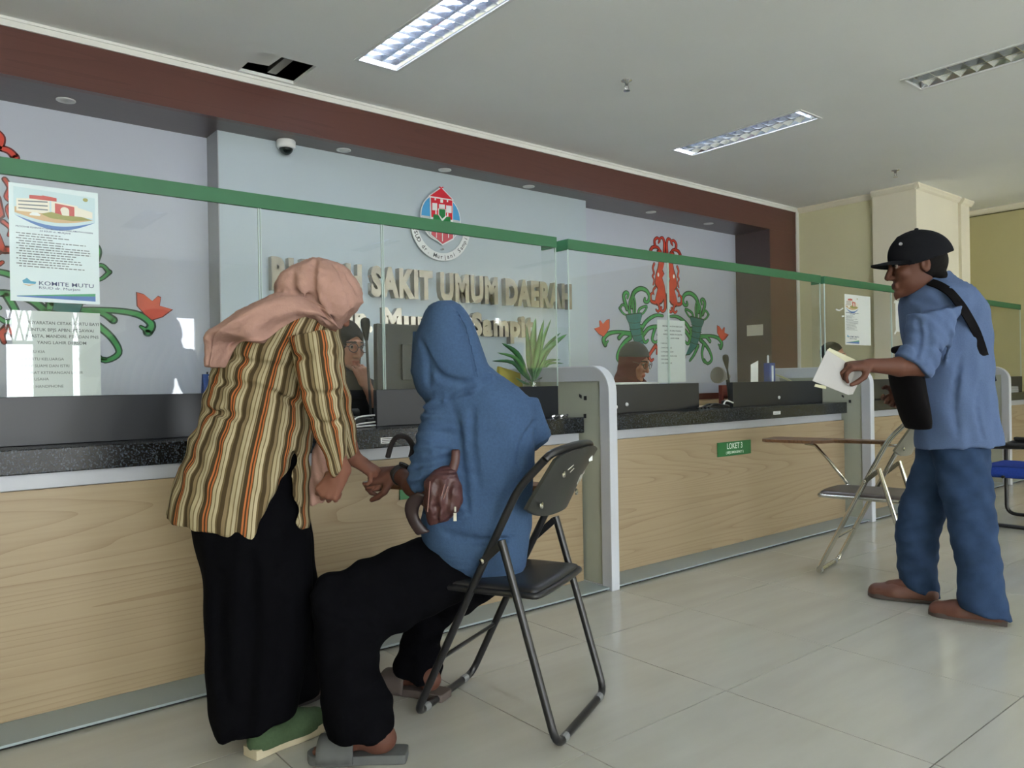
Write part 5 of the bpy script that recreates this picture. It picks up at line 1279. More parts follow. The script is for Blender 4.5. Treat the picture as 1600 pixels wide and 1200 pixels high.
# ================================================================== WALKING MAN
M_shirt = cloth('blue_chambray', (82, 99, 131), .05, 160); M_jean = mat('blue_denim', (44, 62, 90), .9, spec=.15, noise=(14, .16), bump=(300, .15))
def walking_man():
    base = onZ(1500, 965, 0)
    r = empty('person', (base[0], base[1], 0), 'walking man in black cap, blue shirt and jeans carrying papers', 'person', 'people in the hall')
    D = 3.42
    tor = [sec(1437, 700, 1561, 693, D, .155), sec(1433, 660, 1555, 655, D, .16), sec(1428, 605, 1548, 605, D, .155), sec(1418, 550, 1544, 552, D, .155), sec(1412, 505, 1541, 510, D, .17), sec(1412, 480, 1532, 482, D, .19), sec(1418, 460, 1512, 455, D, .175), sec(1428, 445, 1490, 438, D, .11), sec(1432, 432, 1480, 428, D, .075)]
    la = [sec(1420, 492, 1500, 478, 3.235, .078), sec(1416, 530, 1484, 522, 3.215, .074), sec(1408, 560, 1470, 552, 3.20, .068), sec(1404, 552, 1452, 592, 3.20, .062)]
    ra = [sec(1420, 492, 1496, 478, 3.60, .075), sec(1410, 560, 1468, 556, 3.62, .06), sec(1406, 585, 1440, 600, 3.60, .05)]
    lo, hi = sbounds(tor+la+ra, .05)
    F = Field(lo, hi, .0065); F.loft(tor, endk=.004); F.loft(la, k=.03, endk=.006); F.loft(ra, k=.03, endk=.006)
    # rolled cuff, collar, vent, placket folds
    F.loft([sec(1413, 540, 1458, 584, 3.20, .068), sec(1402, 552, 1448, 594, 3.20, .066)], k=.006, endk=.006)
    F.loft([sec(1427, 443, 1487, 436, D, .082), sec(1433, 428, 1480, 424, D, .072)], k=.006, endk=.006)
    e1 = at(1466, 672, D-.17); F.cap(e1, at(1471, 705, D-.17), .003, .010, .006, 'sub')
    F.wrinkle([(CR+CU*.45, .11, .004, .2, 1.0), (CR*.6-CU, .15, .003, 1.1, 1.1), (CR, .06, .0018, .3, .9)])
    F.wrinkle([(CR+CU*.9, .045, .0035, .3, 1.2)], *bounds([q[0] for q in la], .08))
    for px, r_, md in (([(1478, 500), (1470, 540), (1462, 580)], .009, 'sub'), ([(1432, 500), (1436, 530), (1432, 556)], .008, 'sub'), ([(1450, 505), (1450, 540), (1444, 565)], .008, 'sub'), ([(1500, 560), (1490, 620), (1495, 680)], .009, 'sub'),
                       ([(1530, 600), (1526, 640), (1535, 685)], .008, 'sub'), ([(1488, 480), (1488, 520), (1476, 570)], .008, 'u')):
        F.fold(px, r_, 3.0, 3.7, md, .016)
    F.build('shirt', M_shirt, r, sm=1)
    global F_SHIRT; F_SHIRT = F
    near = [sec(1455, 690, 1540, 686, 3.40, .11), sec(1464, 730, 1543, 728, 3.39, .105), sec(1473, 775, 1549, 775, 3.38, .098), sec(1486, 830, 1555, 832, 3.37, .09), sec(1498, 885, 1561, 885, 3.36, .088), sec(1499, 920, 1568, 925, 3.345, .088), sec(1503, 952, 1575, 968, 3.335, .088)]
    far = [sec(1440, 690, 1510, 690, 3.50, .11), sec(1428, 735, 1500, 740, 3.54, .105), sec(1410, 785, 1478, 790, 3.60, .095), sec(1402, 830, 1466, 835, 3.63, .088), sec(1404, 875, 1462, 880, 3.66, .085), sec(1411, 917, 1465, 934, 3.68, .085)]
    lo, hi = sbounds(near+far, .04); lo[2] = .012
    F = Field(lo, hi, .0065); F.loft(near, endk=.005); F.loft(far, k=.02, endk=.005)
    F.wrinkle([(CR+CU*.7, .09, .004, .2, 1.1), (CU-CR*.4, .07, .0028, 1.1, 1.2)])
    F.build('jeans', M_jean, r, sm=1)
    # body
    fw = nrm(-CR*.97+CF*.16+np.array([0, 0, -.10])); up = nrm(np.array([0, 0, 1.0])-CR*.05); hc = at(1431, 417, 3.40); hs = 1.08
    lo, hi = bounds([at(u, v, d) for u, d in ((1290, 3.0), (1290, 3.35), (1360, 3.85), (1500, 3.15), (1580, 3.2), (1580, 3.75)) for v in (340, 985)], .03); lo[2] = .015
    F = Field(lo, hi, .005)
    neck = at(1462, 455, D)
    P, colf = head(F, hc, fw, up, hs, neck=neck, neck_r=.06)
    F.cap(P(0, .085, -.112), P(0, .088, -.125), .008, .004, .01)      # tuft of chin beard
    F.cap(neck, at(1480, 580, D), .06, .08, .04).cap(at(1480, 580, D), at(1495, 690, D), .08, .08, .04); F.cap(at(1466, 500, 3.28), at(1466, 500, 3.56), .035, None, .03)
    wl = at(1359, 571, 3.20)
    F.chain([at(1460, 512, 3.245), at(1440, 572, 3.20)], [.036, .04], .02); F.chain([at(1440, 572, 3.20), at(1405, 573, 3.195), wl], [.042, .039, .027], .015)
    wr = at(1408, 618, 3.50)
    F.chain([at(1460, 500, 3.6), at(1432, 590, 3.61), wr], [.042, .038, .028], .02)
    F.chain([at(1500, 700, 3.39), at(1520, 830, 3.37), at(1540, 945, 3.335)], [.07, .05, .036], .02); F.chain([at(1478, 700, 3.51), at(1440, 830, 3.63), at(1440, 915, 3.68)], [.07, .05, .036], .02)
    hand(F, wl, nrm(-CR*.97-CU*.02-CF*.1), nrm(-CU*.95+CF*.3), 1, (.75, .85, .9, .95), .6, 1.05)
    hand(F, wr, nrm(-CR*.75-CU*.35-CF*.5), nrm(CR*.4-CF*.3+CU*.6), 1, (.4, .45, .45, .45), .3, 1.0)
    h1, t1 = onZ(1575, 977, 0), onZ(1458, 960, 0); d1 = nrm(t1-h1); h2, t2 = onZ(1466, 944, 0), onZ(1368, 932, 0); d2 = nrm(t2-h2)
    foot(F, h1+d1*.03, h1+d1*.27, z0=.02); foot(F, h2+d2*.03, h2+d2*.27, z0=.03)
    F.cap(h1+d1*.07+np.array([0, 0, .06]), at(1540, 935, 3.335), .036, .04, .02); F.cap(h2+d2*.07+np.array([0, 0, .07]), at(1440, 905, 3.68), .036, .04, .02)
    F.build('body', M_skin, r, colfn=lambda V: colf(V, SKIN_K))
    M_lb = mat('brown_shoe_leather', (92, 55, 42), .5, noise=(20, .12)); M_so = mat('grey_sole', (78, 68, 64), .7)
    shoe(r, h1, h1+d1*.30, 1.08, (M_lb, M_so), 'brown_shoe', h=.075, sole=.02); shoe(r, h2, h2+d2*.30, 1.08, (M_lb, M_so), 'brown_shoe', h=.075, sole=.02, z0=.004)
    # hair under the cap
    rt = np.cross(fw, up)
    lo, hi = bounds([hc-.2, hc+.2], 0); F = Field(lo, hi, .0045)
    F.ell(P(0, -.030, .020), (rt, fw, up), (.080*hs, .092*hs, .090*hs), .01); F.cap(P(-.055, -.075, -.05), P(.055, -.075, -.05), .022, None, .03)
    F.half(P(0, .045, .02), fw); F.ell(P(0, .07, -.06), (rt, fw, up), (.1*hs, .10*hs, .085*hs), .01, 'sub')
    F.build('hair', cloth('black_hair', (20, 18, 18), .2, 80), r, sm=1)
    # cap: crown, brim, button, badge
    M_cap = cloth('black_twill', (19, 20, 24), .12, 200)
    tilt = nrm(fw*1.0+up*.03); cu = nrm(np.cross(rt, tilt)); cu = cu if np.dot(cu, up) > 0 else -cu
    F = Field(lo, hi, .0045)
    cc = P(0, -.014, .046)
    F.ell(cc, (rt, tilt, cu), (.092*hs, .116*hs, .104*hs), .01); F.ell(cc-tilt*.045*hs-cu*.02, (rt, tilt, cu), (.088*hs, .085*hs, .095*hs), .03)
    F.half(cc-cu*.030-tilt*.02, -nrm(cu+tilt*.28)); F.ell(cc-cu*.05, (rt, tilt, cu), (.080*hs, .104*hs, .09*hs), .004, 'sub')
    F.chain([cc+cu*.104*hs, cc+cu*.08*hs+tilt*.075*hs, cc+tilt*.115*hs], [.003]*3, .006)
    cr_ = F.build('cap_crown', M_cap, r, sm=1)
    m = MB(); n = 16; vs = []; nr = 6
    for lay in (0, 1):
        for j in range(nr+1):
            for i in range(n+1):
                a = -1.15+2.3*i/n; x = math.sin(a)*.085*hs; y0 = math.cos(a)*.112*hs; ext = .075*hs*(max(0, math.cos(a*.95)))**.6*j/nr
                z = -.004-.012*(x/.085)**2*1.0-.010*(j/nr)-(.006 if lay else 0)
                vs.append(cc-cu*.012+rt*x*(1+.04*j/nr)+tilt*(y0-.004+ext)+cu*z)
    N = (n+1)*(nr+1); fs = []
    for j in range(nr):
        for i in range(n):
            a, b, c, d = j*(n+1)+i, j*(n+1)+i+1, (j+1)*(n+1)+i+1, (j+1)*(n+1)+i
            fs += [(a, d, c, b), (N+a, N+b, N+c, N+d)]
    for i in range(n): a = nr*(n+1)+i; fs.append((a, N+a, N+a+1, a+1)); fs.append((i, i+1, N+i+1, N+i))
    m.add(vs, fs); m.build('cap_brim', M_cap, r, smooth='auto')
    MB().lathe([(.009, 0), (.008, .005), (.002, .007)], cc+cu*.105*hs, cu, 12).build('cap_button', M_cap, cr_, smooth=True)
    bp = cc+nrm(tilt*.68-rt*.52+cu*.35)*.118*hs; MB().lathe([(.007, -.006), (.007, .001), (.002, .002)], bp, nrm(tilt*.7-rt*.55+cu*.3), 12).build('cap_badge', mat('silver_badge', (200, 200, 205), .3, metal=.6), cr_)
    # moustache shade and shirt details
    return r
walking_man()

def shoulder_bag():
    r = empty('shoulder_bag', at(1425, 668, 3.30), 'black shoulder bag held against the walking man\'s stomach', 'bag')
    M_b = mat('black_nylon', (14, 12, 14), .85, spec=.12, noise=(40, .15))
    lo, hi = bounds([at(u, v, d) for u in (1385, 1455) for v in (530, 680) for d in (3.17, 3.43)], .03); F = Field(lo, hi, .005)
    F.loft([sec(1397, 560, 1432, 552, 3.30, .10), sec(1396, 590, 1436, 590, 3.30, .11), sec(1408, 630, 1442, 630, 3.30, .11), sec(1416, 655, 1446, 655, 3.30, .105), sec(1424, 672, 1446, 668, 3.30, .09)], endk=.02)
    F.cap(at(1398, 547, 3.24), at(1424, 543, 3.22), .016, .018, .02)
    F.build('pouch', M_b, r, sm=1)
    m = MB(); pts = [(1452, 441, 3.30), (1466, 446, 3.262), (1484, 458, 3.248), (1503, 482, 3.250), (1522, 515, 3.262), (1534, 548, 3.30)]
    sp = smooth_path([q-CF*.006 for q in (F_SHIRT.hit(q[0], q[1], 3.0, 3.7) for q in pts) if q is not None]+[at(1544, 572, 3.345), at(1551, 598, 3.40)], 5); n = len(sp); vs = []
    for i, q in enumerate(sp):
        t = nrm(sp[min(i+1, n-1)]-sp[max(i-1, 0)]); w = nrm(np.cross(t, CF))*.019; nn = np.cross(t, nrm(w))*.003
        vs += [q-w-nn, q+w-nn, q+w+nn, q-w+nn]
    fs = [(i*4+a, i*4+(a+1) % 4, (i+1)*4+(a+1) % 4, (i+1)*4+a) for i in range(n-1) for a in range(4)]+[(0, 1, 2, 3), tuple((n-1)*4+k for k in (3, 2, 1, 0))]
    m.add(vs, fs); m.build('strap', M_b, r, smooth='auto')
shoulder_bag()
# folded papers in his hand
def papers():
    r = empty('paper_sheaf', at(1310, 620, 3.18), 'folded white papers held out by the walking man', 'papers')
    m = mat('soft_white_paper', (172, 170, 167), .8); m2 = mat('yellowish_paper', (186, 184, 156), .8)
    def sheet(pts, mm, th=.0016):
        P = [at(*q) for q in pts]; c = sum(P)/len(P); nn = nrm(np.cross(P[1]-P[0], P[-1]-P[0]))*th
        n = len(P); MB().add([p for p in P]+[p+nn for p in P], [tuple(range(n))[::-1], tuple(range(n, 2*n))]+[(i, (i+1) % n, n+(i+1) % n, n+i) for i in range(n)]).build('sheet', mm, r)
    sheet([(1292, 547, 3.18), (1269, 595, 3.16), (1325, 617, 3.19), (1336, 575, 3.215)], m)
    sheet([(1336, 575, 3.215), (1325, 617, 3.19), (1332, 616, 3.21), (1352, 577, 3.25)], m)
    sheet([(1296, 544, 3.20), (1292, 547, 3.185), (1334, 574, 3.215), (1344, 566, 3.235)], m2)
    sheet([(1274, 600, 3.17), (1272, 604, 3.17), (1290, 608, 3.18), (1291, 603, 3.18)], m2)
papers()
# ================================================================== CLERKS BEHIND THE GLASS
def clerk_scarf(F, hc, fw, up, s, P, sh_l, sh_r, chest):
    rt = np.cross(fw, up)
    F.ell(P(0, -.016, .024), (rt, fw, up), (.088*s, .108*s, .108*s), .01)
    F.cap(P(0, -.02, -.07), P(0, .0, -.16), .085*s, .11*s, .05); F.loft([( P(0, .01, -.11), rt, .10*s, fw, .10*s), (P(0, .03, -.24), rt, .15*s, fw, .12*s)], k=.04)
    F.ell(P(0, .085, -.030), (rt, fw, up), (.057*s, .062*s, .088*s), .008, 'sub')
def clerk(label, hc, fw, s, skin, scarf, top, glasses=None, man=False, pose=None, cap=None):
    fw = nrm(fw); up = nrm(np.array([0, 0, 1.])-fw*fw[2]*.6); up = nrm(up-fw*np.dot(up, fw)); rt = np.cross(fw, up); z = np.array([0, 0, 1.])
    r = empty('person', (hc[0], hc[1], .45), label, 'person', 'clerks behind the glass')
    ff = nrm(np.array([fw[0], fw[1], 0])); rr = np.cross(ff, z)
    chest = hc-z*.36-ff*.05; hip = np.array([hc[0]-ff[0]*.16, hc[1]-ff[1]*.16, .50])
    shl, shr = chest+z*.13-rr*.18, chest+z*.13+rr*.18
    lo, hi = bounds([hc+.22, hc-.22, shl-rr*.15, shr+rr*.15, chest+ff*.35, hip-.2, hip+.2], .12)
    F = Field(lo, hi, .005)
    P, colf = head(F, hc, fw, up, s, ears=man, neck=chest+z*.16)
    F.cap(chest+z*.1, hip, .10, .12, .04); F.cap(shl, shr, .05, None, .03)
    arms = {'l': (shl, shl-z*.26+ff*.08-rr*.05, chest-z*.12+ff*.30-rr*.12), 'r': (shr, shr-z*.26+ff*.08+rr*.05, chest-z*.12+ff*.30+rr*.12)}
    if pose == 'chin':   # right hand in front of the mouth, elbow on the desk
        arms['l'] = (shl, shl-z*.27+ff*.16-rr*.02, P(-.045, .135, -.175))
    for q in arms.values(): F.chain(q, [.045, .038, .026], .02)
    if pose == 'chin': hand(F, arms['l'][2], nrm(up*.75+rt*.35-fw*.12), nrm(-fw), 1, (.55, .65, .7, .75), .4, .95*s)
    else: hand(F, arms['l'][2], nrm(ff-z*.2), -z, 1, (.3,)*4, .2, .95)
    hand(F, arms['r'][2], nrm(ff-z*.2), -z, -1, (.3,)*4, .2, .95)
    F.build('body', M_skin, r, colfn=lambda V: colf(V, skin))
    F = Field(lo, hi, .008)
    S = lambda c, a, b: (c, rr, a, ff, b)
    F.loft([S(hip, .17, .13), S(hip*.5+chest*.5, .17, .125), S(chest, .19, .12), S(chest+z*.12, .18, .10), S(chest+z*.18, .09, .07)])
    for kk, q in arms.items():
        e = q[1]; w = q[2]*.75+e*.25 if pose != 'chin' or kk != 'l' else q[2]*.55+e*.45
        F.chain((q[0], e, w), [.062, .055, .042], .03)
    F.build('top', cloth('clerk_top_%d' % sum(top), top, .06, 60), r, sm=1)
    if scarf:
        F = Field(lo, hi, .0055); clerk_scarf(F, hc, fw, up, s, P, shl, shr, chest)
        F.wrinkle([((.4, .2, 1), .06, .002, 0, 1.0)]); F.build('headscarf', cloth('clerk_scarf_%d' % sum(scarf), scarf, .06, 60), r, sm=1)
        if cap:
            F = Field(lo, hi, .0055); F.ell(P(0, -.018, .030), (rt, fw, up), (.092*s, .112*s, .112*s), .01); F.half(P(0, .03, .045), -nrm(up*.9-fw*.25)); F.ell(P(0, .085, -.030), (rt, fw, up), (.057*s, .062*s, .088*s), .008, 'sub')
            F.build('under_scarf', cloth('slate_cloth', cap, .06, 60), r, sm=1)  # slate cap stands in for the glass reflection over the scarf top
    else:
        F = Field(lo, hi, .005); F.ell(P(0, -.022, .036), (rt, fw, up), (.080*s, .100*s, .092*s), .01)
        F.ell(P(0, .085, -.03), (rt, fw, up), (.10*s, .085*s, .10*s), .01, 'sub'); F.half(P(0, 0, -.05), -up); F.build('hair', MATS['black_hair'], r, sm=1)
    if glasses: eye_glasses(P, r, glasses)
    return P
clerk('clerk in black headscarf and glasses, hand over the mouth, behind the left glass', at(540, 541, 4.08), CR*.72-CF*.62+np.array([0, 0, -.16]), 1.07, srgb(172, 124, 104), (32, 33, 36), (40, 42, 44), (62, 46, 60), pose='chin')
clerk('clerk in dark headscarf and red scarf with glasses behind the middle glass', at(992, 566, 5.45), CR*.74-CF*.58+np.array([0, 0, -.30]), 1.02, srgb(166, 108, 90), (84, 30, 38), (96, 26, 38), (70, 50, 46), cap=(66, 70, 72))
clerk('dark haired clerk in navy top partly hidden behind the held papers', at(1302, 556, 7.1), np.array([.35, -.9, -.15]), 1.0, srgb(190, 140, 116), None, (50, 70, 100), None, man=True)
# ================================================================== FOLDING CHAIRS WITH WRITING TABLETS
def rounded(path, rad, n=5):
    """polyline with its inner corners rounded"""
    P = [np.array(q, float) for q in path]; out = [P[0]]
    for i in range(1, len(P)-1):
        a, b = nrm(P[i-1]-P[i]), nrm(P[i+1]-P[i]); r = min(rad, np.linalg.norm(P[i-1]-P[i])*.48, np.linalg.norm(P[i+1]-P[i])*.48)
        s, e = P[i]+a*r, P[i]+b*r
        for k in range(n+1):
            t = k/n; out.append((1-t)**2*s+2*t*(1-t)*P[i]+t*t*e)
    out.append(P[-1]); return out
def folding_chair(c, f, label, m_tube, m_seat, m_back, m_foot, m_rim):
    c = np.array([c[0], c[1], 0.]); f = nrm([f[0], f[1], 0]); rt = np.array([f[1], -f[0], 0])
    def L(x, y, z): return c+x*rt+y*f+np.array([0, 0, z])
    r = empty('folding_chair', c, label, 'chair', 'folding chairs with writing tablets')
    w = .19; T = .0125
    for path, nm in (([(-w, -.212, .842), (-w, -.124, .754), (-w, .033, .45), (-w, .250, .0135), (w, .250, .0135), (w, .033, .45), (w, -.124, .754), (w, -.212, .842)], 'front_frame'),
                     ([(-w-.027, -.078, .600), (-w-.027, -.246, .0135), (w+.027, -.246, .0135), (w+.027, -.078, .600)], 'rear_frame')):
        MB().tube(rounded([L(*q) for q in path], .05), T, 12, up=(0, 0, 1)).build(nm, m_tube, r, smooth='auto')
    # top rail arching over the backrest
    top = [(-w, -.212, .842), (-.17, -.226, .858), (-.10, -.240, .868), (0, -.246, .872), (.10, -.240, .868), (.17, -.226, .858), (w, -.212, .842)]
    MB().tube(smooth_path([L(*q) for q in top], 4), T, 12).build('top_rail', m_tube, r, smooth=True)
    # moulded backrest: curved shell
    n, mz = 14, 8; vs = []
    for lay in (0, 1):
        for j in range(mz+1):
            t = j/mz
            for i in range(n+1):
                x = -1+2*i/n
                zl = .655+.035*abs(x)**4-.0*x; zh = .862-.020*abs(x)**4
                z = zl+(zh-zl)*t; y = -.135-.10*t-.030*(1-x*x)*(1-.3*t)-(.012 if lay else 0)
                vs.append(L(x*(w-.004)*(1 if t > .15 else .965+.23*t), y, z))
    N = (n+1)*(mz+1); fs = []
    for j in range(mz):
        for i in range(n):
            a, b, d, e = j*(n+1)+i, j*(n+1)+i+1, (j+1)*(n+1)+i+1, (j+1)*(n+1)+i
            fs += [(a, e, d, b), (N+a, N+b, N+d, N+e)]
    for i in range(n):
        fs += [(i, i+1, N+i+1, N+i), (mz*(n+1)+i, N+mz*(n+1)+i, N+mz*(n+1)+i+1, mz*(n+1)+i+1)]
    for j in range(mz):
        a = j*(n+1); b = a+n; fs += [(a, N+a, N+a+n+1, a+n+1), (b, b+n+1, N+b+n+1, N+b)]
    bk_ = MB().add(vs, fs).build('backrest', m_back, r, smooth='auto')
    for (x, z) in ((-.15, .70), (-.10, .79), (.15, .70)):
        y = -.135-.10*(z-.655)/.207-.03*(1-(x/w)**2)-.013; MB().lathe([(.011, 0), (.010, .004), (.003, .006)], L(x, y, z), -f, 10).build('rivet', MATS['chrome'], bk_)
    # seat: padded board and rim tube
    outl = [(-.185, -.15), (-.165, -.178), (0, -.185), (.165, -.178), (.185, -.15), (.188, .05), (.178, .20), (.15, .245), (0, .26), (-.15, .245), (-.178, .20), (-.188, .05)]
    sp = smooth_path(outl+[outl[0]], 4)[:-1]
    MB().prism([tuple(q) for q in sp], L(0, 0, .425), rt, f, (0, 0, .012)).build('seat_pan', m_rim, r)
    se = MB(); nr = 6; vs = []; k = len(sp)
    for j in range(nr+1):
        q = math.cos(j/nr*math.pi/2); zz = .437+.022*math.sin(j/nr*math.pi/2)**.7 if j else .437
        sc = .985*(q**.25) if j < nr else .02
        vs += [L(p[0]*sc, p[1]*sc+.03*(1-sc), zz) for p in sp]
    fs = [(j*k+i, j*k+(i+1) % k, (j+1)*k+(i+1) % k, (j+1)*k+i) for j in range(nr) for i in range(k)]+[tuple(range(k))[::-1], tuple(nr*k+i for i in range(k))]
    se.add(vs, fs).build('seat', m_seat, r, smooth=True)
    MB().tube([L(p[0], p[1], .432) for p in sp]+[L(sp[0][0], sp[0][1], .432)], .0095, 10, cap=False).build('seat_rim', m_rim, r, smooth=True)
    # link brackets, cross bars, feet
    for s in (-1, 1):
        A, B = L(s*(w+.013), -.006, .527), L(s*(w+.013), -.072, .585); MB().obox((A+B)/2, (B-A)/2*1.15, np.cross(nrm(B-A), rt)*.011, rt*.0015).build('link_bracket', m_tube, r)
        for y in (.250, -.246):
            ww = w if y > 0 else w+.027; MB().tube([L(s*(ww-.075), y, .0138), L(s*(ww-.045), y, .0138)], .0136, 10).build('foot_sleeve', m_foot, r)
        MB().lathe([(.008, -.002), (.008, .002), (.002, .004)], L(s*(w+.0125), -.004, .527), rt*s, 10).build('rivet', MATS['chrome'], r)
    MB().tube([L(-w, .155, .205), L(w, .155, .205)], .007, 8).build('cross_bar', m_tube, r); 
    # writing tablet on the right arm
    tp = [(.19, -.02), (.29, -.02), (.31, .28), (.31, .62), (.285, .655), (.10, .655), (.06, .62), (.06, .36), (.10, .30), (.19, .26)]
    MB().prism(tp, L(0, 0, .690), rt, f, (0, 0, .018)).build('writing_tablet', wood_mat('tablet_board', (120, 84, 52), (70, 44, 30), 2, .5) if 'tablet_board' not in MATS else MATS['tablet_board'], r, bevel=.003)
    MB().box(-.001, .001, -.001, .001, 0, .001)
    MB().tube([L(.225, .20, .452), L(.225, .30, .58), L(.225, .38, .668), L(.225, .44, .679)], .0095, 8).build('tablet_strut', m_tube, r, smooth=True)
    MB().obox(L(.225, .44, .684), rt*.03, f*.05, (0, 0, .006)).build('tablet_bracket', m_foot, r)
    MB().tube([L(.225, .20, .452), L(.225, .20, .431), L(.18, .20, .428)], .0095, 8).build('tablet_strut', m_tube, r, smooth=True)
    MB().tube([L(w, -.118, .70), L(.215, -.06, .684), L(.24, .02, .682)], .008, 8).build('tablet_hinge', m_tube, r, smooth=True)
    return L
M_btube = mat('black_enamel_tube', (30, 30, 32), .32); M_vinyl = mat('black_vinyl', (34, 33, 35), .35, noise=(12, .12)); M_bback = mat('black_backrest', (44, 45, 42), .38, noise=(10, .12))
M_chr = mat('chrome_tube', (200, 198, 190), .16, metal=1.0); M_brv = mat('brown_vinyl', (78, 66, 60), .35, noise=(12, .15)); M_sback = mat('grey_backrest', (138, 136, 122), .3, metal=.2, noise=(10, .1))
M_gfoot = mat('grey_foot', (128, 130, 130), .6)
LB = folding_chair((1.589, 1.971), (-.431, .902), 'black folding chair under the man in the blue hooded top', M_btube, M_vinyl, M_bback, M_gfoot, M_btube)
LS = folding_chair((4.15, 1.99), (-.2, .98), 'chrome folding chair with brown tablet in front of the middle counter', M_chr, M_brv, M_sback, M_gfoot, M_chr)
# sheet of paper on the black chair's tablet
P = LB(.16, .56, .7085); f_ = nrm([-.431, .902, 0]); r_ = np.array([f_[1], -f_[0], 0])
tag(MB().obox(P+np.array([0, 0, .0012]), r_*.085, f_*.075, (0, 0, .0008)).build('paper_slip', M_paper, None), 'white paper slip on the brown tablet under the seated man\'s hand', 'paper')
# worn stickers on the black backrest
bl = MATS['white_paper']
rb_ = np.array([f_[1], -f_[0], 0])
bk0 = bpy.data.objects['backrest']
def on_back(x, z): return LB(x, -.135-.10*(z-.655)/.207-.030*(1-(x/.19)**2)*(1-.3*(z-.655)/.207)-.0145, z)
MB().obox(on_back(.145, .815), rb_*.016, (0, 0, .009), f_*.0008).build('sticker', bl, bk0)
for grp in ((((.085, .735), (.085, .765)), ((.085, .765), (.10, .765)), ((.10, .765), (.10, .75))), (((.118, .74), (.118, .775)), ((.108, .765), (.13, .768))), (((-.075, .80), (-.045, .812)),), (((-.05, .79), (-.03, .80)),)):
    m = MB()
    for a_, b_ in grp: m.tube([on_back(*a_), on_back(*b_)], .0018, 4)
    m.build('scratch_mark', mat('scratch_grey', (168, 166, 156), .7), bk0)

# ================================================================== BLUE VISITOR CHAIR (right edge)
def visitor_chair():
    r = empty('visitor_chair', (6.33, 1.9, 0), 'blue cushioned visitor chair with black tubular arms at the right edge', 'chair')
    T = .014; M_t = mat('black_satin_tube', (20, 20, 22), .35); M_b = cloth('royal_blue_fabric', (38, 62, 140), .1, 80)
    for x in (6.05, 6.61):
        MB().tube(rounded([(x, 1.52, .58), (x, 2.16, .56), (x, 2.16, .016), (x, 1.52, .016)], .07), T, 10).build('side_frame', M_t, r, smooth='auto')
        MB().obox((x, 1.90, .585), (.028, 0, 0), (0, .20, .004), (0, 0, .012)).build('armrest', mat('black_arm_pad', (26, 26, 28), .6), r, bevel=.008)
        MB().tube(rounded([(x, 1.52, .016), (x, 1.50, .3), (x, 1.40, .86)], .1), T, 10).build('back_upright', M_t, r, smooth='auto')
    MB().tube([(6.05, 1.62, .016), (6.61, 1.62, .016)], T, 8).build('floor_bar', M_t, r); MB().tube([(6.05, 2.0, .355), (6.61, 2.0, .355)], .01, 8).build('seat_bar', M_t, r)
    MB().box(6.07, 6.59, 1.58, 2.18, .345, .425).build('seat', M_b, r, bevel=.025)
    m = MB(); m.obox((6.33, 1.47, .68), (.26, 0, 0), (0, -.028, .18), (0, .03, .006)); m.build('backrest', M_b, r, bevel=.02)
visitor_chair()

# ================================================================== THINGS ON AND BEHIND THE COUNTERS
M_dk = mat('dark_grey_plastic', (52, 56, 56), .45, noise=(6, .04)); M_mic = mat('mic_black', (34, 36, 36), .5); M_wpl = mat('white_plastic', (222, 224, 222), .4)
ZD = ZT
def monitor():
    A, B = onY(589, 505, 3.32), onY(690, 600, 3.32)
    r = empty('computer_monitor', ((A[0]+B[0])/2, 3.36, ZD), 'dark computer monitor seen from behind left of the blue hood', 'monitor')
    x0, x1, z1 = A[0], A[0]+.52, A[2]; z0 = z1-.36
    MB().add([(x0-.015, 3.30, z0), (x1, 3.30, z0), (x1, 3.32, z1), (x0, 3.32, z1), (x0-.015, 3.34, z0), (x1, 3.34, z0), (x1, 3.36, z1), (x0, 3.36, z1)],
             [(0, 1, 2, 3), (7, 6, 5, 4), (0, 4, 5, 1), (1, 5, 6, 2), (2, 6, 7, 3), (3, 7, 4, 0)]).build('casing', M_dk, r, bevel=.006)
    MB().box(x0+.12, x1-.12, 3.285, 3.302, z0+.08, z1-.1).build('rear_hump', M_dk, r, bevel=.006)
    m = MB()
    for k in range(4): m.box(x0+.18, x1-.18, 3.283, 3.2855, z1-.13-.012*k, z1-.125-.012*k)
    m.build('vent_slot', MATS['black_plastic'], r)
    MB().box((x0+x1)/2-.04, (x0+x1)/2+.04, 3.325, 3.345, ZD+.012, z0+.1).build('stand', M_dk, r); MB().box((x0+x1)/2-.13, (x0+x1)/2+.13, 3.27, 3.42, ZD+.0005, ZD+.014).build('foot', M_dk, r, bevel=.004)
    MB().box(x0+.19, x0+.235, 3.2835, 3.2845, z0+.06, z0+.075).build('sticker', M_wpl, r)
monitor()
def microphone(base, tip, label):
    base, tip = np.array(base), np.array(tip); d = tip-base
    r = empty('gooseneck_microphone', base, label, 'microphone', 'gooseneck microphones')
    MB().box(base[0]-.05, base[0]+.05, base[1]-.06, base[1]+.06, base[2]+.0005, base[2]+.035).build('base', M_mic, r, bevel=.008)
    k = nrm(d); MB().tube(smooth_path([base+np.array([0, 0, .03]), base+d*.35+np.array([0, 0, .02]), base+d*.7+np.array([0, 0, .01]), tip], 5), .0065, 8).build('gooseneck', M_mic, r, smooth=True)
    MB().lathe([(.008, -.05), (.012, -.03), (.017, -.005), (.021, .015), (.022, .035), (.018, .05), (.006, .056)], tip, k, 16).build('capsule', mat('mic_foam', (38, 38, 38), .9, bump=(200, .4)), r, smooth=True)
a, b = onY(580, 655, 3.17), onY(571.5, 515, 3.17)
microphone((a[0], 3.17, ZD), (b[0], 3.17, b[2]), 'black gooseneck microphone left of the dark monitor')
b = onY(1131, 566, 3.30); microphone((b[0]+.09, 3.30, ZD), (b[0], 3.28, b[2]), 'black gooseneck microphone in the middle counter gap')

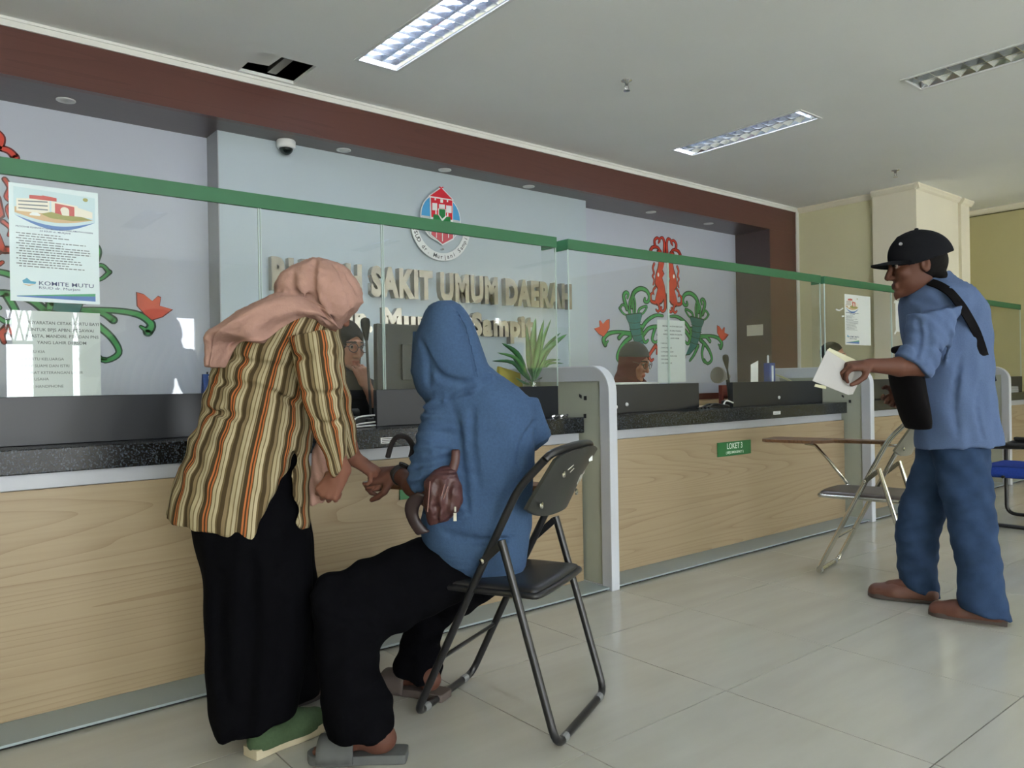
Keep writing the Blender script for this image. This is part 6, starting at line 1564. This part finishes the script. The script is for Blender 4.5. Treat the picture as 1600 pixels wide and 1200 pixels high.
def plant():
    c = np.array([onY(832, 600, 3.25)[0], 3.25, ZD]); r = empty('water_plant', c, 'green leafy plant in a glass jar beside the blue hood', 'plant')
    M_lf = mat('leaf_green', (66, 120, 58), .45, noise=(12, .25)); M_lf2 = mat('leaf_dark', (36, 92, 40), .45, noise=(12, .25))
    MB().lathe([(.045, .001), (.048, .01), (.048, .16), (.042, .19), (.045, .20), (.041, .20), (.038, .19), (.044, .16), (.044, .014)], c, n=20).build('jar', M_glass, r, smooth=True)
    MB().lathe([(.0435, .015), (.0435, .12), (.002, .121)], c, n=16).build('water', glass_mat('water', (.93, .97, .93)), r)
    tips = [(823, 508, 0, 7), (837, 497, 1, 7), (850, 499, 1, 6), (861, 499, 1, 4), (886, 522, 1, 6), (876, 520, 0, 5), (784, 536, 0, 5), (777, 551, 1, 3.4), (769, 564, 0, 3.4), (876, 562, 1, 3), (881, 568, 1, 2.4), (806, 590, 0, 6), (858, 548, 1, 5), (800, 556, 0, 5), (842, 530, 0, 7), (868, 537, 1, 5)]
    rr = random.Random(5)
    for i, (u, v, k, w) in enumerate(tips):
        dep = 3.25+(rr.random()-.5)*.22; t = onY(u, v, dep); s = c+np.array([rr.uniform(-.012, .012), rr.uniform(-.012, .012), .17])
        h = t-s; mid = s+h*.5+np.array([0, 0, .06 if abs(h[0]) > .07 else .0]); P = smooth_path([s, s*.6+mid*.4, mid, t], 4); n = len(P); m = MB(); vs = []
        W = w*.0030
        for j, q in enumerate(P):
            tt = j/(n-1); ww = W*(.14+1.0*max(0, math.sin(math.pi*min(1, max(0, (tt-.3)/.7))**.75))) if tt < .99 else .0004
            tg = nrm(P[min(j+1, n-1)]-P[max(j-1, 0)]); sd = nrm(np.cross(tg, (0.3*math.sin(i), 1, .2*math.cos(i))))
            up_ = np.cross(sd, tg); vs += [q-sd*ww+up_*ww*.25, q-up_*.0008, q+sd*ww+up_*ww*.25, q+up_*.0008]
        fs = [(j*4+a, j*4+(a+1) % 4, (j+1)*4+(a+1) % 4, (j+1)*4+a) for j in range(n-1) for a in range(4)]+[(3, 2, 1, 0), tuple((n-1)*4+a for a in range(4))]
        m.add(vs, fs).build('leaf', M_lf if k else M_lf2, r, smooth=True)
    m = MB()
    for i in range(5): m.tube(smooth_path([c+np.array([.01*math.cos(i), .01*math.sin(i*2), .03]), c+np.array([.012*math.sin(i), .01*math.cos(i), .12]), c+np.array([.008*math.cos(i*3), .006, .19])], 3), .0035, 6)
    m.build('stem', mat('pale_stem', (140, 150, 90), .5), r)
    q = onY(872, 573, 3.22); MB().tube(smooth_path([c+np.array([.0, -.01, .19]), (c+np.array([.03, -.02, .19])+q)/2, q], 5), .004, 6).build('stem', mat('grey_stem', (74, 84, 62), .5), r)
plant()
A = onY(776, 578, 3.42); B = onY(816, 600, 3.42)
tag(MB().add([(A[0], 3.40, ZD), (B[0]+.02, 3.40, ZD), (B[0]+.02, 3.46, ZD), (A[0], 3.46, ZD), (A[0]+.02, 3.42, A[2]+.02), (B[0]-.01, 3.42, A[2]-.02), (B[0]-.01, 3.44, A[2]-.02), (A[0]+.02, 3.44, A[2]+.02)], [(0, 3, 2, 1), (4, 5, 6, 7), (0, 1, 5, 4), (1, 2, 6, 5), (2, 3, 7, 6), (3, 0, 4, 7)]).build('document_folder', mat('olive_yellow_card', (172, 160, 70), .6), None), 'olive yellow folder standing behind the leafy plant', 'folder')
# cables in the transaction slots
m = MB()
for k, (u0, v0, u1, v1, u2, v2) in enumerate([(545, 668, 560, 652, 600, 648), (545, 670, 565, 662, 600, 658), (542, 674, 570, 670, 602, 672)]):
    q = [onY(u0, v0, 3.0), onY(u1, v1, 3.04), onY(u2, v2, 3.10)]
    q = [np.array([p_[0], p_[1], max(p_[2], ZT+.006)]) for p_ in q]; 
    o_ = MB().tube(smooth_path(q, 6), .004, 6).build('desk_cable', mat('white_cable', (196, 198, 196), .5), None, smooth=True)
    tag(o_, ['white cable arching highest in the left counter slot', 'white cable in the middle of the left counter slot', 'white cable lying lowest in the left counter slot'][k], 'cable', 'white cables in the counter slot')
ph = empty('desk_telephone', (ux(566), 3.22, ZD), 'black desk telephone in the left counter slot', 'telephone')
MB().box(ux(548), ux(584), 3.13, 3.26, ZD+.0005, ZD+.045).build('body', M_mic, ph, bevel=.01); MB().tube([(ux(550), 3.20, ZD+.06), (ux(582), 3.20, ZD+.06)], .02, 10).build('handset', M_mic, ph, smooth=True)
m = MB(); a = onY(1092, 633, 3.0); 
blk = empty('cable_bundle', (ux(1110, 3.0), 3.0, ZT), 'black cables bunched in the middle counter gap', 'cable')
for k in range(4):
    q = [np.array([ux(1087+6*k, 3.0), 2.99, ZT+.008]), np.array([ux(1104+4*k, 3.02), 3.02, ZT+.012+.016*(k % 2)]), np.array([ux(1128+4*k, 3.03), 3.04, ZT+.008]), np.array([ux(1140, 3.05), 3.10, ZT+.02])]
    MB().tube(smooth_path(q, 5), .007, 6).build('cable', MATS['black_plastic'], blk, smooth=True)
q = [np.array([ux(1129, 3.03), 3.03, ZT+.008]), np.array([ux(1134, 3.03), 3.03, ZT+.045]), np.array([ux(1145, 3.03), 3.03, ZT+.03])]
MB().tube(smooth_path(q, 5), .005, 6).build('cable', M_wpl, blk, smooth=True)
# knobs on the upstands
for u, v, lab in ((962, 636, 'small white knob on the black upstand next to the divider'), (979, 632, 'second small white knob from the divider on the black upstand'), (1217, 621, 'white keyhole cover on the black upstand of the middle counter')):
    p_ = onY(u, v, YU); tag(MB().lathe([(.012, 0), (.011, .006), (.003, .009)], (p_[0], YU, p_[2]), (0, -1, 0), 12).build('upstand_knob', M_wpl, None), lab, 'knob', 'white knobs on the upstands')
kp = onY(870, 655, 3.0); k_ = empty('metal_fittings', (kp[0], 2.98, ZT), 'small dark and shiny metal pieces on the worktop end by the divider', 'fittings')
for i in range(4): MB().tube(smooth_path([(kp[0]-.06+.03*i, 2.97, ZT+.005), (kp[0]-.045+.03*i, 2.965, ZT+.013), (kp[0]-.03+.03*i, 2.985, ZT+.005)], 4), .005, 6)  .build('fitting', MATS['black_plastic'] if i % 2 else MATS['chrome'], k_)
# desk calendar at left
A = onY(316, 583, 3.25); cal = empty('desk_calendar', (A[0]+.04, 3.25, ZD), 'blue and white desk calendar left of the striped tunic', 'calendar')
MB().prism([(0, 0), (.10, 0), (.055, A[2]-ZD-.005), (.045, A[2]-ZD-.005)], (A[0], 3.20, ZD+.0005), (0, 1, 0), (0, 0, 1), (.19, 0, 0)).build('stand', mat('calendar_blue', (34, 70, 140), .5), cal)
MB().obox((A[0]+.105, 3.218, ZD+(A[2]-ZD)/2), (.085, 0, 0), (0, .018, (A[2]-ZD)/2-.012), (0, .001, -.0004)).build('page', M_paper, cal)
for i in range(9): MB().lathe([(.005, -.002), (.005, .002)], (A[0]+.02+.019*i, 3.25, A[2]), (1, 0, 0), 8).build('ring', M_mic, cal)
# middle counter clutter
p_ = onY(1128, 588, 3.42); tl = empty('desk_device', (p_[0]+.05, 3.42, ZD), 'grey rounded device on a stem beside the second microphone', 'device')
MB().lathe([(.06, 0), (.062, .02), (.04, .06), (.025, .12), (.02, .14)], (p_[0]-.06, 3.42, p_[2]+.01), (1, 0, -.1), 18).build('cone_head', mat('grey_plastic', (128, 126, 120), .5), tl, smooth='auto'); MB().tube([(p_[0]+.06, 3.42, p_[2]), (p_[0]+.09, 3.42, ZD+.01)], .009, 8).build('stem', M_mic, tl)
MB().lathe([(.06, .0005), (.06, .012), (.012, .016)], (p_[0]+.09, 3.42, ZD), n=18).build('foot', M_mic, tl)
A = onY(1160, 592, 3.34); tr_ = empty('acrylic_tray', (A[0]+.1, 3.34, ZD), 'clear acrylic letter tray in the middle counter', 'tray')
for k in range(3): MB().box(A[0], A[0]+.22, 3.25, 3.40, ZD+.04+.07*k, ZD+.044+.07*k).build('shelf', M_glass, tr_)
for (x_, y_) in ((0, 0), (.212, 0), (0, .142), (.212, .142)): MB().box(A[0]+x_, A[0]+x_+.008, 3.25+y_, 3.258+y_, ZD+.0005, ZD+.23).build('post', M_glass, tr_)
A = onY(1172, 590, 3.22); s_ = empty('leaflet_sheet', (A[0], 3.24, ZD), 'white leaflet standing upright in the acrylic tray', 'leaflet')
MB().add([(A[0], 3.215, ZD+.05), (A[0]+.09, 3.215, ZD+.05), (A[0]+.115, 3.225, ZD+.32), (A[0]+.02, 3.225, ZD+.29), (A[0], 3.218, ZD+.05), (A[0]+.09, 3.218, ZD+.05), (A[0]+.115, 3.228, ZD+.32), (A[0]+.02, 3.228, ZD+.29)], [(0, 1, 2, 3), (7, 6, 5, 4), (0, 4, 5, 1), (1, 5, 6, 2), (2, 6, 7, 3), (3, 7, 4, 0)]).build('sheet', M_paper, s_)
MB().box(A[0], A[0]+.1, 3.21, 3.235, ZD+.0005, ZD+.05).build('holder', M_wpl, s_)
A = onY(1193, 567, 3.26)+np.array([.05, 0, 0]); bx_ = empty('pen_box', (A[0]+.04, 3.33, ZD), 'blue and white carton beside the leaflet', 'box')
MB().box(A[0]+.03, A[0]+.105, 3.26, 3.31, ZD+.0005, A[2]).build('carton', mat('carton_blue', (40, 66, 140), .5), bx_); MB().box(A[0]+.055, A[0]+.08, 3.2585, 3.2599, ZD+.03, A[2]-.02).build('carton_print', M_paper, bx_)
MB().lathe([(.008, 0), (.008, .05), (.003, .06)], (A[0]+.05, 3.285, A[2]), n=8).build('pen', M_wpl, bx_)
A = onY(1204, 595, 3.28)+np.array([.06, .07, 0]); f_s = empty('yellow_papers', (A[0]+.1, 3.3, ZD), 'pale yellow paper slips piled right of the blue carton', 'papers')
for k in range(4):
    MB().obox((A[0]+.13+.015*k, 3.30, ZD+.05+.045*k), (.13, 0, -.012*k), (0, .06, .02), (0, -.0003, .0012)).build('slip', mat('pale_yellow_paper', (224, 226, 186), .7), f_s)
MB().box(A[0]+.02, A[0]+.24, 3.25, 3.36, ZD+.0005, ZD+.045).build('slip_stack', MATS['pale_yellow_paper'], f_s)
A = onY(985, 596, 3.16); tag(MB().box(A[0]-.12, A[0]+.25, 3.14, 3.36, ZD+.0005, ZU+.012).build('white_box', M_wpl, None, bevel=.01), 'white box top just above the black upstand of the middle counter', 'box')
pw = onX(1180, 516, 7.525); tag(MB().box(7.515, 7.5245, pw[1]-.10, pw[1]+.10, pw[2]-.06, pw[2]+.06).box(7.512, 7.515, pw[1]-.08, pw[1]-.02, pw[2]-.03, pw[2]+.03).build('switch_plate', mat('ivory_plastic', (226, 222, 206), .4), None), 'ivory switch plate on the dark portal side', 'switch')
# wooden chairs behind the counter
def wood_chair(x, y, rot, label, m):
    r = empty('wooden_chair', (x, y, 0), label, 'chair', 'brown wooden chairs behind the counter')
    cs, sn = math.cos(rot), math.sin(rot)
    def bx(x0, x1, y0, y1, z0, z1, nm):
        M_ = MB().box(x0, x1, y0, y1, z0, z1); M_.v = [(x+a*cs-b*sn, y+a*sn+b*cs, c) for a, b, c in M_.v]; M_.build(nm, m, r, bevel=.004)
    for a in (-.22, .185):
        bx(a, a+.035, -.22, -.185, 0.0005, .44, 'leg'); bx(a, a+.035, .20, .235, 0.0005, 1.02, 'back_post')
    bx(-.23, .23, -.23, .195, .44, .475, 'seat'); bx(-.184, .184, .205, .232, .93, 1.02, 'back_rail')
    for k in range(4): bx(-.184, .184, .208, .228, .56+.09*k, .61+.09*k, 'back_slat')
M_redw = wood_mat('red_brown_wood', (118, 46, 34), (84, 30, 24), 2, .4)
p_ = onY(1130, 615, 4.1); wood_chair(p_[0]+.1, 4.3, math.pi+.1, 'red brown wooden chair seen through the middle counter gap', M_redw)
p_ = onX(1225, 560, 7.1); wood_chair(6.98, 4.55, math.pi*.94, 'brown slatted wooden chair in front of the portal leg', wood_mat('mid_brown_wood', (124, 78, 60), (98, 60, 48), 2, .4))
# paper stack at the far right counter
A = onY(1582, 622, 3.0); st_ = empty('paper_stack', (9.0, 2.98, ZT), 'stack of grey papers on the far right counter', 'papers')
for k in range(6): MB().box(8.56+.006*(k % 2), 9.3, 2.91, 3.04-.004*(k % 3), ZT+.0005+.011*k, ZT+.010+.011*k).build('bundle', mat('grey_paper_%d' % (k % 2), (150-14*(k % 2), 152-14*(k % 2), 150-14*(k % 2)), .8), st_)
